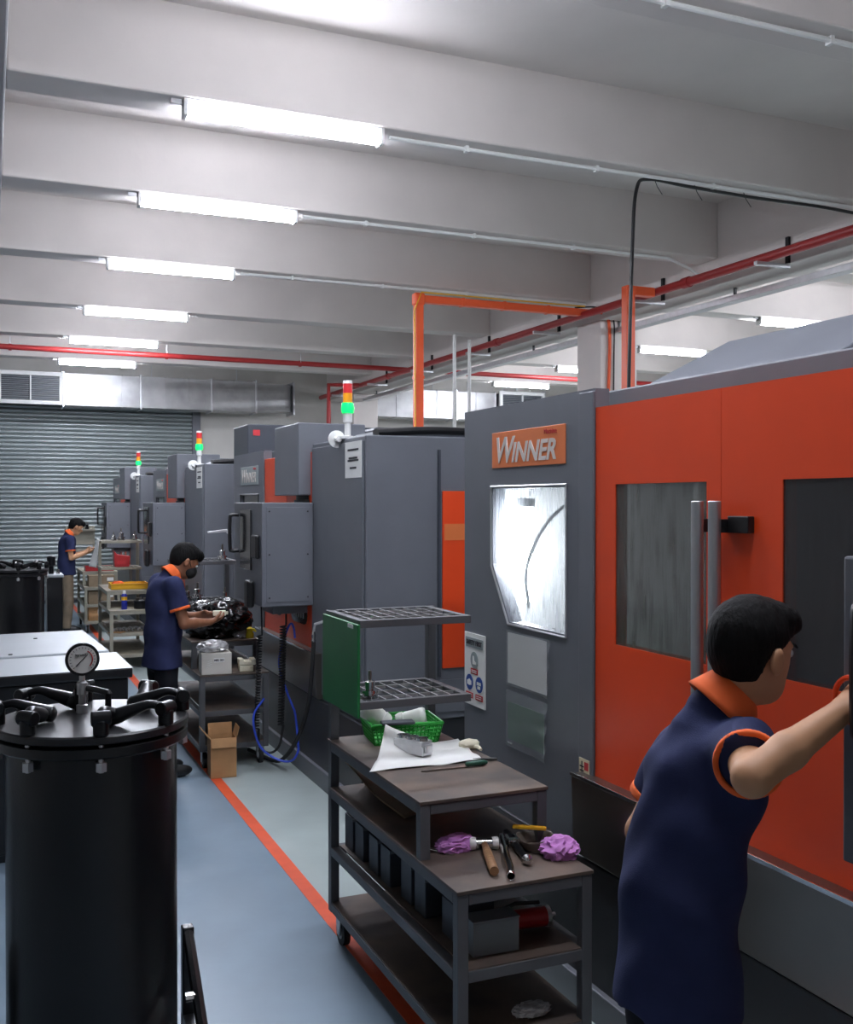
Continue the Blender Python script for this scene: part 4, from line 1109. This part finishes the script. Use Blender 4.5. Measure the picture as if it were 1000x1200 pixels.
# ---------------------------------------------------------------- people: smooth signed-distance bodies
class SDF:
    def __init__(s, lo, hi, h):
        s.h = h; s.lo = np.array(lo, float)
        n = np.ceil((np.array(hi)-s.lo)/h).astype(int)+1
        s.n = n
        s.F = np.full(tuple(n), 0.08, np.float32)
        s.ax = [s.lo[i]+h*np.arange(n[i]) for i in range(3)]
    def _win(s, lo, hi, pad):
        sl = []
        for i in range(3):
            a = int(max(0, math.floor((lo[i]-pad-s.lo[i])/s.h)))
            b = int(min(s.n[i], math.ceil((hi[i]+pad-s.lo[i])/s.h)+1))
            if b <= a: return None
            sl.append(slice(a, b))
        X, Y, Z = np.meshgrid(*[s.ax[i][sl[i]] for i in range(3)], indexing='ij')
        return tuple(sl), X, Y, Z
    def _merge(s, sl, d, k):
        a = s.F[sl]
        if k > 0:
            hh = np.clip(0.5+0.5*(a-d)/k, 0, 1)
            s.F[sl] = a*(1-hh)+d*hh-k*hh*(1-hh)
        else:
            s.F[sl] = np.minimum(a, d)
    def cone(s, a, b, ra, rb, k=0.02, sy=1.0, sx=1.0, clip=None):
        a = np.array(a, float); b = np.array(b, float)
        R = max(ra, rb)*max(sy, sx, 1)
        w = s._win(np.minimum(a, b)-R, np.maximum(a, b)+R, 0.04+k)
        if w is None: return
        sl, X, Y, Z = w
        c = (a+b)/2
        P = [(X-a[0])/sx, (Y-a[1])/sy, Z-a[2]]
        d = (b-a)/np.array([sx, sy, 1.0])
        L2 = float(d@d)+1e-9
        t = np.clip((P[0]*d[0]+P[1]*d[1]+P[2]*d[2])/L2, 0, 1)
        dist = np.sqrt((P[0]-t*d[0])**2+(P[1]-t*d[1])**2+(P[2]-t*d[2])**2)-(ra+(rb-ra)*t)
        if clip:
            for (p, n) in clip:
                dist = np.maximum(dist, (X-p[0])*n[0]+(Y-p[1])*n[1]+(Z-p[2])*n[2])
        s._merge(sl, dist.astype(np.float32), k)
    def ell(s, c, r, k=0.015, B=None, sub=False, clip=None):
        c = np.array(c, float); R = max(r)
        w = s._win(c-R, c+R, 0.04+k)
        if w is None: return
        sl, X, Y, Z = w
        Q = [X-c[0], Y-c[1], Z-c[2]]
        if B is not None:
            Q = [Q[0]*B[j][0]+Q[1]*B[j][1]+Q[2]*B[j][2] for j in range(3)]
        k0 = np.sqrt(sum((Q[j]/r[j])**2 for j in range(3)))
        k1 = np.sqrt(sum((Q[j]/r[j]**2)**2 for j in range(3)))+1e-6
        dist = k0*(k0-1)/k1
        if clip:
            for (p, n) in clip:
                dist = np.maximum(dist, (X-p[0])*n[0]+(Y-p[1])*n[1]+(Z-p[2])*n[2])
        if sub:
            s.F[sl] = np.maximum(s.F[sl], -dist.astype(np.float32))
        else:
            s._merge(sl, dist.astype(np.float32), k)
    def carve(s, a, b, r):
        X, Y, Z = np.meshgrid(*s.ax, indexing='ij')
        d = b-a; L2 = float(d@d)
        t = np.clip(((X-a[0])*d[0]+(Y-a[1])*d[1]+(Z-a[2])*d[2])/L2, 0, 1)
        q = np.sqrt((X-a[0]-t*d[0])**2+(Y-a[1]-t*d[1])**2+(Z-a[2]-t*d[2])**2)-r
        s.F = np.maximum(s.F, -q.astype(np.float32))
    def clip_plane(s, p, n):
        X, Y, Z = np.meshgrid(*s.ax, indexing='ij')
        s.F = np.maximum(s.F, ((X-p[0])*n[0]+(Y-p[1])*n[1]+(Z-p[2])*n[2]).astype(np.float32))
    def wrinkle(s, fn):
        X, Y, Z = np.meshgrid(*s.ax, indexing='ij')
        s.F = s.F + fn(X, Y, Z).astype(np.float32)
    def mesh(s, name, material, parent, smooth_iter=2):
        F = s.F
        F = np.pad(F, 1, constant_values=1.0)
        lo = s.lo-s.h
        ins = F < 0
        nx, ny, nz = F.shape
        acc = np.zeros((nx-1, ny-1, nz-1, 3), np.float32); cnt = np.zeros((nx-1, ny-1, nz-1), np.float32)
        corners = [(i, j, k) for i in (0, 1) for j in (0, 1) for k in (0, 1)]
        def cs(c): return (slice(c[0], nx-1+c[0]), slice(c[1], ny-1+c[1]), slice(c[2], nz-1+c[2]))
        for axis in range(3):
            for c in corners:
                if c[axis] == 1: continue
                d = list(c); d[axis] = 1
                fa, fb = F[cs(c)], F[cs(d)]
                m = (fa < 0) != (fb < 0)
                if not m.any(): continue
                t = fa[m]/(fa[m]-fb[m])
                v = np.zeros((len(t), 3), np.float32)
                for q in range(3): v[:, q] = c[q]
                v[:, axis] = t
                acc[m] += v; cnt[m] += 1
        act = cnt > 0
        idx = -np.ones(act.shape, int)
        ijk = np.argwhere(act)
        idx[act] = np.arange(len(ijk))
        V = (ijk+acc[act]/cnt[act][:, None])*s.h+lo
        faces = []
        for axis in range(3):
            u, w = (axis+1) % 3, (axis+2) % 3
            sa = [slice(0, -1) if q == axis else slice(None) for q in range(3)]
            sb = [slice(1, None) if q == axis else slice(None) for q in range(3)]
            A, Bm = ins[tuple(sa)], ins[tuple(sb)]
            for flip, m in ((False, A & ~Bm), (True, ~A & Bm)):
                e = np.argwhere(m)
                if len(e) == 0: continue
                e = e[(e[:, u] > 0) & (e[:, w] > 0)]
                q = []
                for (du, dw) in ((-1, -1), (0, -1), (0, 0), (-1, 0)):
                    f = e.copy(); f[:, u] += du; f[:, w] += dw
                    q.append(idx[f[:, 0], f[:, 1], f[:, 2]])
                q = np.stack(q, 1)
                if flip: q = q[:, ::-1]
                faces.append(q)
        Fq = np.concatenate(faces)
        Fq = Fq[(Fq >= 0).all(1)]
        me = bpy.data.meshes.new(name)
        me.from_pydata(V.tolist(), [], Fq.tolist())
        me.materials.append(M[material] if isinstance(material, str) else material)
        me.update(); me.shade_smooth()
        o = bpy.data.objects.new(name, me); COL.objects.link(o); o.parent = parent
        if smooth_iter:
            md = o.modifiers.new('relax', 'SMOOTH'); md.iterations = smooth_iter; md.factor = 0.5
        return o

def vec(*a): return np.array(a, float)
def unit(v): return v/np.linalg.norm(v)

def hand(S, wrist, fwd, nrm, curl=0.6, k=0.006, s=1.0, thumb_side=1):
    """palm plus five fingers; nrm points out of the palm side"""
    fwd = unit(fwd); nrm = unit(nrm-fwd*(nrm@fwd)); side = np.cross(nrm, fwd)*thumb_side
    base = wrist
    for o_ in (-0.026, -0.009, 0.009, 0.026):
        S.cone(base+side*o_*0.6*s, base+fwd*0.085*s+side*o_*s, 0.016*s, 0.0125*s, 0.012)
    lens = {0.028: 0.07, 0.0095: 0.08, -0.0095: 0.075, -0.028: 0.058}
    for off, L in lens.items():
        p = base+fwd*0.088*s+side*off*s
        d = fwd.copy(); ang = 0
        for seg, fr in enumerate((0.45, 0.32, 0.23)):
            ang += curl*(0.55 if seg == 0 else 0.9)
            d = fwd*math.cos(ang)+nrm*math.sin(ang)
            q = p+d*L*fr*s
            S.cone(p, q, (0.0092-0.0008*seg)*s, (0.0086-0.0008*seg)*s, 0.004)
            p = q
    p = base+fwd*0.025*s+side*0.026*s
    q = p+unit(fwd*0.6+side*0.7+nrm*0.4)*0.045*s
    S.cone(p, q, 0.014*s, 0.0105*s, 0.01)
    r = q+unit(fwd*0.9+side*0.1+nrm*0.6)*0.035*s
    S.cone(q, r, 0.0102*s, 0.0085*s, 0.004)

def person(name, label, loc, rz, J, skin, hem, h=0.007, trousers='trouser', mask=False, ears=True, left_sleeve_long=False, hands=True):
    """J: joints in local coordinates, x forward, y to the person's left, z up"""
    root = thing(name, label, 'person', loc, rz)
    pts = np.array([v for v in J.values() if isinstance(v, np.ndarray) and v.shape == (3,)])
    lo = pts.min(0)-0.2; hi = pts.max(0)+0.2; lo[2] = -0.02
    Hc = J['head']; f = unit(J['face']); up = unit(J['headup']-f*(J['headup']@f)); lf = np.cross(up, f)
    B = [f, lf, up]
    tw = J.get('tw', 1.0)
    # ---- body
    S = SDF(lo, hi, h)
    S.ell(Hc+up*0.02-f*0.012, (0.093, 0.072, 0.092), 0.01, B)
    S.ell(Hc+f*0.028-up*0.03, (0.062, 0.058, 0.085), 0.03, B)
    S.ell(Hc+f*0.045-up*0.085, (0.036, 0.036, 0.03), 0.03, B)
    S.cone(Hc+f*0.085+up*0.0, Hc+f*0.102-up*0.032, 0.008, 0.0125, 0.012)
    S.ell(Hc+f*0.083-up*0.062, (0.012, 0.022, 0.006), 0.008, B)
    S.ell(Hc+f*0.078+up*0.02, (0.014, 0.045, 0.008), 0.012, B)
    for sd in (-1, 1):
        S.ell(Hc+f*0.088+lf*sd*0.03+up*0.002, (0.014, 0.014, 0.009), 0.0, B, sub=True)
        S.ell(Hc-f*0.008+lf*sd*0.081-up*0.015, (0.02, 0.01, 0.033), 0.006, B)
        S.ell(Hc-f*0.003+lf*sd*0.092-up*0.013, (0.01, 0.006, 0.018), 0.0, B, sub=True)
    S.cone(J['neck'], Hc-up*0.06-f*0.02, 0.062, 0.052, 0.03)
    S.cone(J['chest'], J['waist'], 0.1, 0.095, 0.04, sy=1.35*tw)
    S.cone(J['waist'], J['pelvis'], 0.09, 0.082, 0.04, sy=1.3*tw)
    for sd in ('r', 'l'):
        S.cone(J['sh_'+sd], J['el_'+sd], 0.047, 0.036, 0.03)
        mid = J['el_'+sd]*0.62+J['wr_'+sd]*0.38
        S.cone(J['el_'+sd], mid, 0.036, 0.037, 0.015)
        S.cone(mid, J['wr_'+sd], 0.036, 0.025, 0.015)
        S.cone(J['sh_'+sd], J['chest']+vec(0, 0, 0.06), 0.05, 0.07, 0.04)
        S.cone(J['hip_'+sd], J['kn_'+sd], 0.06, 0.05, 0.02)
        S.cone(J['kn_'+sd], J['an_'+sd], 0.052, 0.034, 0.02)
        S.cone(J['an_'+sd], J['an_'+sd]+vec(0.1, 0, -0.04), 0.034, 0.025, 0.02)
        if hands:
            hd = J['hd_'+sd]
            hand(S, J['wr_'+sd], hd[0], hd[1], hd[2], thumb_side=hd[3], s=1.0)
    body = S.mesh('body', skin, root, 2)
    # ---- eyes, brows
    for sd in (-1, 1):
        c = Hc+f*0.082+lf*sd*0.03+up*0.002
        MB().lathe([(0.003, -0.009), (0.009, -0.004), (0.0105, 0), (0.009, 0.004), (0.003, 0.009)], c, axis=f, n=12).build('eye', 'white', root, smooth=True)
        MB().lathe([(0.005, 0.0), (0.005, 0.0098)], c, axis=f, n=10).build('iris', 'ink', root)
        MB().tube([c+f*0.012+lf*sd*(-0.014)+up*0.017, c+f*0.014+up*0.021, c+f*0.004+lf*sd*0.017+up*0.016], 0.003, 6).build('eyebrow', 'hair', root, smooth=True)
    # ---- hair
    rng = 0.13
    S = SDF(Hc-0.2, Hc+0.2, min(h, 0.006))
    nape = Hc-f*0.085-up*0.062
    fore = Hc+f*0.075+up*0.062
    n1 = unit(np.cross(lf, unit(fore-nape)))
    if n1 @ up > 0: n1 = -n1
    S.ell(Hc+up*0.03-f*0.014, (0.106, 0.082, 0.097), 0.0, B, clip=[(fore, n1), (Hc+f*0.1, f)])
    S.ell(Hc+up*0.005-f*0.033, (0.08, 0.077, 0.092), 0.01, B, clip=[(nape-up*0.012, -up), (Hc-f*0.032, f)])
    S.ell(Hc+up*0.08+f*0.045, (0.056, 0.068, 0.036), 0.02, B)
    if J.get('fringe', 0):
        S.ell(Hc+up*0.066+f*0.078, (0.026, 0.056, 0.03), 0.02, B)
    def hn(X, Y, Z):
        return 0.0012*np.sin(X*160+Y*60)*np.sin(Y*140+Z*50)
    S.wrinkle(hn)
    S.mesh('hair', 'hair', root, 1)
    if mask:
        S = SDF(Hc-0.16, Hc+0.16, 0.006)
        S.ell(Hc+f*0.05-up*0.05, (0.066, 0.062, 0.058), 0.0, B, clip=[(Hc-up*0.008+f*0.06, unit(up-f*0.15)), (Hc+f*0.0, -f)])
        mk = S.mesh('face_mask', 'mask', root, 1)
        for sd in (-1, 1):
            MB().tube([Hc+f*0.04+lf*sd*0.064-up*0.025, Hc+f*0.0+lf*sd*0.084+up*0.005, Hc-f*0.02+lf*sd*0.08-up*0.02], 0.0025, 5).build('ear_loop', 'mask', mk, smooth=True)
    # ---- shirt
    S = SDF(lo, hi, h)
    ch, wa, pe = J['chest'], J['waist'], J['pelvis']
    hemp = J['hem']
    S.cone(ch+vec(0, 0, 0.02), wa, 0.122, 0.112, 0.04, sy=1.36*tw)
    S.cone(wa, hemp, 0.112, J.get('hem_r', 0.134), 0.05, sy=1.36*tw)
    S.cone(J['neck'], J['neck']*0.8+ch*0.2, 0.068, 0.09, 0.04)
    cuffs = []
    for sd in ('r', 'l'):
        sh, el = J['sh_'+sd], J['el_'+sd]
        fr = J.get('sl_'+sd, 0.62)
        e = sh+(el-sh)*fr
        dd = unit(el-sh)
        S.cone(ch*0.35+J['neck']*0.65-vec(0, 0, 0.02), sh, 0.07, 0.062, 0.05)
        S.cone(sh, e+dd*0.05, 0.062, 0.064, 0.035, clip=[(e, dd)])
        cuffs.append((e, dd))
    S.clip_plane(hemp, unit(J.get('hemn', vec(0, 0, -1))))
    nk = J['neck']+unit(Hc-J['neck'])*0.03
    S.clip_plane(nk, unit(Hc-J['neck'])) if False else None
    amp = J.get('amp', 0.004)
    S.wrinkle(lambda X, Y, Z: amp*np.sin(X*24+Z*16+2*np.sin(Y*14))*np.sin(Z*11+Y*18)+0.0025*np.sin(Z*34+X*30+Y*9))
    sh_o = S.mesh('polo_shirt', 'navy', root, 2)
    # cuffs
    for (e, dd) in cuffs:
        S = SDF(e-0.11, e+0.11, 0.004)
        S.cone(e-dd*0.05, e+dd*0.05, 0.0705, 0.0695, 0.0, clip=[(e+dd*0.006, dd), (e-dd*0.014, -dd)])
        S.carve(e-dd*0.05, e+dd*0.05, 0.058)
        S.mesh('sleeve_cuff', 'orangeknit', sh_o, 1)
    # collar: a leaning band round the neck
    nd = unit(Hc-up*0.06-J['neck'])
    cb_ = J['neck']+nd*0.02
    fx = unit(vec(1, 0, 0)-nd*nd[0]); ly = np.cross(nd, fx)
    def colf(u, v):
        a = math.pi*2*(u*0.94+0.03)
        r = 0.066+0.02*(1-v)
        z = (0.05*v)-0.012*(1-v)-0.055*max(0, math.cos(a))*(1.0-0.25*v)
        p = cb_+fx*(math.cos(a)*r*1.05+0.02*max(0, math.cos(a)))+ly*(math.sin(a)*r*1.04)+nd*z
        return tuple(p)
    MB().grid(40, 5, colf).build('collar', 'orangeknit', sh_o, smooth=True, solid=0.006)
    # placket
    pl = cb_+fx*0.1-nd*0.06
    # ---- trousers and shoes
    S = SDF(lo, hi, h)
    S.cone(J['pelvis']+vec(0, 0, 0.04), J['pelvis']-vec(0, 0, 0.04), 0.1, 0.1, 0.03, sy=1.3*tw)
    for sd in ('r', 'l'):
        S.cone(J['hip_'+sd], J['kn_'+sd], 0.082, 0.07, 0.03)
        S.cone(J['kn_'+sd], J['an_'+sd]+vec(0, 0, 0.0), 0.07, 0.062, 0.02)
    S.clip_plane(vec(0, 0, 0.06), vec(0, 0, -1))
    S.clip_plane(hemp+vec(0, 0, 0.02), vec(0, 0, 1))
    S.wrinkle(lambda X, Y, Z: 0.004*np.sin(Z*26+X*20)*np.sin(Y*24+Z*9))
    S.mesh('trousers', trousers, root, 2)
    for sd in ('r', 'l'):
        a = J['an_'+sd]
        S = SDF(a-0.25, a+0.25, 0.008)
        fd = vec(1, 0, 0)
        S.ell((a[0]+0.02, a[1], 0.055), (0.07, 0.042, 0.055), 0.02)
        S.ell((a[0]+0.1, a[1], 0.04), (0.1, 0.046, 0.042), 0.03)
        S.clip_plane(vec(0, 0, 0.004), vec(0, 0, -1))
        S.mesh('shoe', 'black', root, 1)
    return root

# near man: faces the machine, leaning in, right arm out to the control box
def std(lean=0.0):
    return {}
NX, NY = 1.47, 1.88
J = dict(
    head=vec(0.125, -0.04, 1.545), face=vec(0.95, 0.08, -0.12), headup=vec(0.15, 0, 1),
    neck=vec(0.045, -0.01, 1.405), chest=vec(0.01, -0.01, 1.23), waist=vec(-0.045, 0.0, 1.02), pelvis=vec(-0.05, 0, 0.86),
    sh_r=vec(0.005, -0.155, 1.355), el_r=vec(-0.125, -0.325, 1.352), wr_r=vec(0.11, -0.325, 1.465),
    sh_l=vec(0.05, 0.12, 1.285), el_l=vec(-0.01, 0.2, 1.08), wr_l=vec(0.05, 0.235, 0.88),
    hip_r=vec(-0.055, -0.068, 0.84), hip_l=vec(-0.055, 0.068, 0.84), kn_r=vec(-0.03, -0.09, 0.46), kn_l=vec(-0.03, 0.09, 0.46),
    an_r=vec(-0.05, -0.09, 0.08), an_l=vec(-0.05, 0.1, 0.08), hem=vec(-0.055, 0, 0.755), hem_r=0.135,
    hd_r=(vec(0.75, 0.0, 0.55), vec(0.5, 0.0, -0.8), 0.45, 1), hd_l=(vec(0.4, 0, -0.9), vec(0, -1, 0), 0.4, 1), sl_r=0.55, sl_l=0.6, tw=0.9, fringe=1, amp=0.006)
person('person', 'man in navy polo peering into the orange machine, right arm reaching out', (NX, NY, 0), 0.0, J, 'skin_a', 0.75, h=0.0065)

# masked worker at the second cart
J = dict(
    head=vec(0.135, 0.0, 1.475), face=vec(0.83, 0, -0.5), headup=vec(0.5, 0, 0.83),
    neck=vec(0.02, 0, 1.36), chest=vec(-0.01, 0, 1.22), waist=vec(-0.02, 0, 1.0), pelvis=vec(-0.03, 0, 0.84),
    sh_r=vec(0.0, -0.165, 1.315), el_r=vec(0.06, -0.21, 1.06), wr_r=vec(0.27, -0.12, 1.05),
    sh_l=vec(0.0, 0.165, 1.315), el_l=vec(0.07, 0.2, 1.07), wr_l=vec(0.25, 0.06, 1.08),
    hip_r=vec(-0.03, -0.085, 0.82), hip_l=vec(-0.03, 0.085, 0.82), kn_r=vec(-0.02, -0.09, 0.45), kn_l=vec(-0.02, 0.09, 0.45),
    an_r=vec(-0.05, -0.1, 0.08), an_l=vec(-0.05, 0.1, 0.08), hem=vec(-0.03, 0, 0.75),
    hd_r=(vec(0.8, 0.45, 0.1), vec(0.1, 0.5, 0.8), 0.55, -1), hd_l=(vec(0.85, -0.4, 0.0), vec(0.0, -0.8, -0.5), 0.6, 1), fringe=1)
person('person', 'masked worker in navy polo working a part at second cart', (1.13, 7.2, 0), math.radians(8), J, 'skin_b', 0.75, h=0.0075, mask=True)
wp = thing('foam_part', 'small cream machined part held in masked worker hands', 'part', (1.50, 7.21, 1.10), math.radians(-10))
MB().box(-0.045, 0.045, -0.02, 0.02, -0.018, 0.018).build('part_body', 'cream', wp, bevel=0.006)
MB().box(0.045, 0.06, -0.012, 0.012, -0.01, 0.01).build('part_lug', 'cream', wp, bevel=0.003)

# worker by the shutter
J = dict(
    head=vec(0.12, 0.0, 1.53), face=vec(0.86, 0, -0.45), headup=vec(0.45, 0, 0.86),
    neck=vec(0.01, 0, 1.40), chest=vec(-0.01, 0, 1.25), waist=vec(-0.02, 0, 1.02), pelvis=vec(-0.02, 0, 0.88),
    sh_r=vec(0.0, -0.165, 1.345), el_r=vec(0.02, -0.2, 1.08), wr_r=vec(0.23, -0.14, 1.15),
    sh_l=vec(0.0, 0.165, 1.345), el_l=vec(0.04, 0.2, 1.08), wr_l=vec(0.24, 0.08, 1.15),
    hip_r=vec(-0.02, -0.085, 0.86), hip_l=vec(-0.02, 0.085, 0.86), kn_r=vec(0.0, -0.09, 0.47), kn_l=vec(-0.01, 0.09, 0.47),
    an_r=vec(-0.03, -0.1, 0.08), an_l=vec(-0.06, 0.1, 0.08), hem=vec(-0.02, 0, 0.83),
    hd_r=(vec(0.85, 0.35, 0.25), vec(0, 0.6, 0.8), 0.5, -1), hd_l=(vec(0.85, -0.3, 0.2), vec(0, -0.6, 0.8), 0.5, 1), fringe=1)
person('person', 'worker in navy polo and khaki trousers near the roller shutter', (1.07, 15.75, 0), math.radians(3), J, 'skin_a', 0.83, h=0.01, trousers='khaki')
pb = thing('notebook', 'small brown red notebook in hands of far worker', 'notebook', (1.44, 15.74, 1.21), 0)
MB().box(-0.06, 0.1, -0.05, 0.07, 0, 0.012).build('cover', mat('brown_red_cover', (140, 70, 60), 0.6), pb, bevel=0.002)
MB().box(-0.056, 0.098, -0.046, 0.066, 0.012, 0.016).build('pages', 'paper', pb)

# ring grip on the near control box
rg = MB().tube([(1.605, 1.56+0.046*math.cos(a), 1.48+0.046*math.sin(a)) for a in [i*math.pi/12 for i in range(24)]], 0.006, 8, closed=True)
o = rg.build('ring_grip', 'orange', M1, smooth=True)
o.location = (-2.05, -0.81, 0)
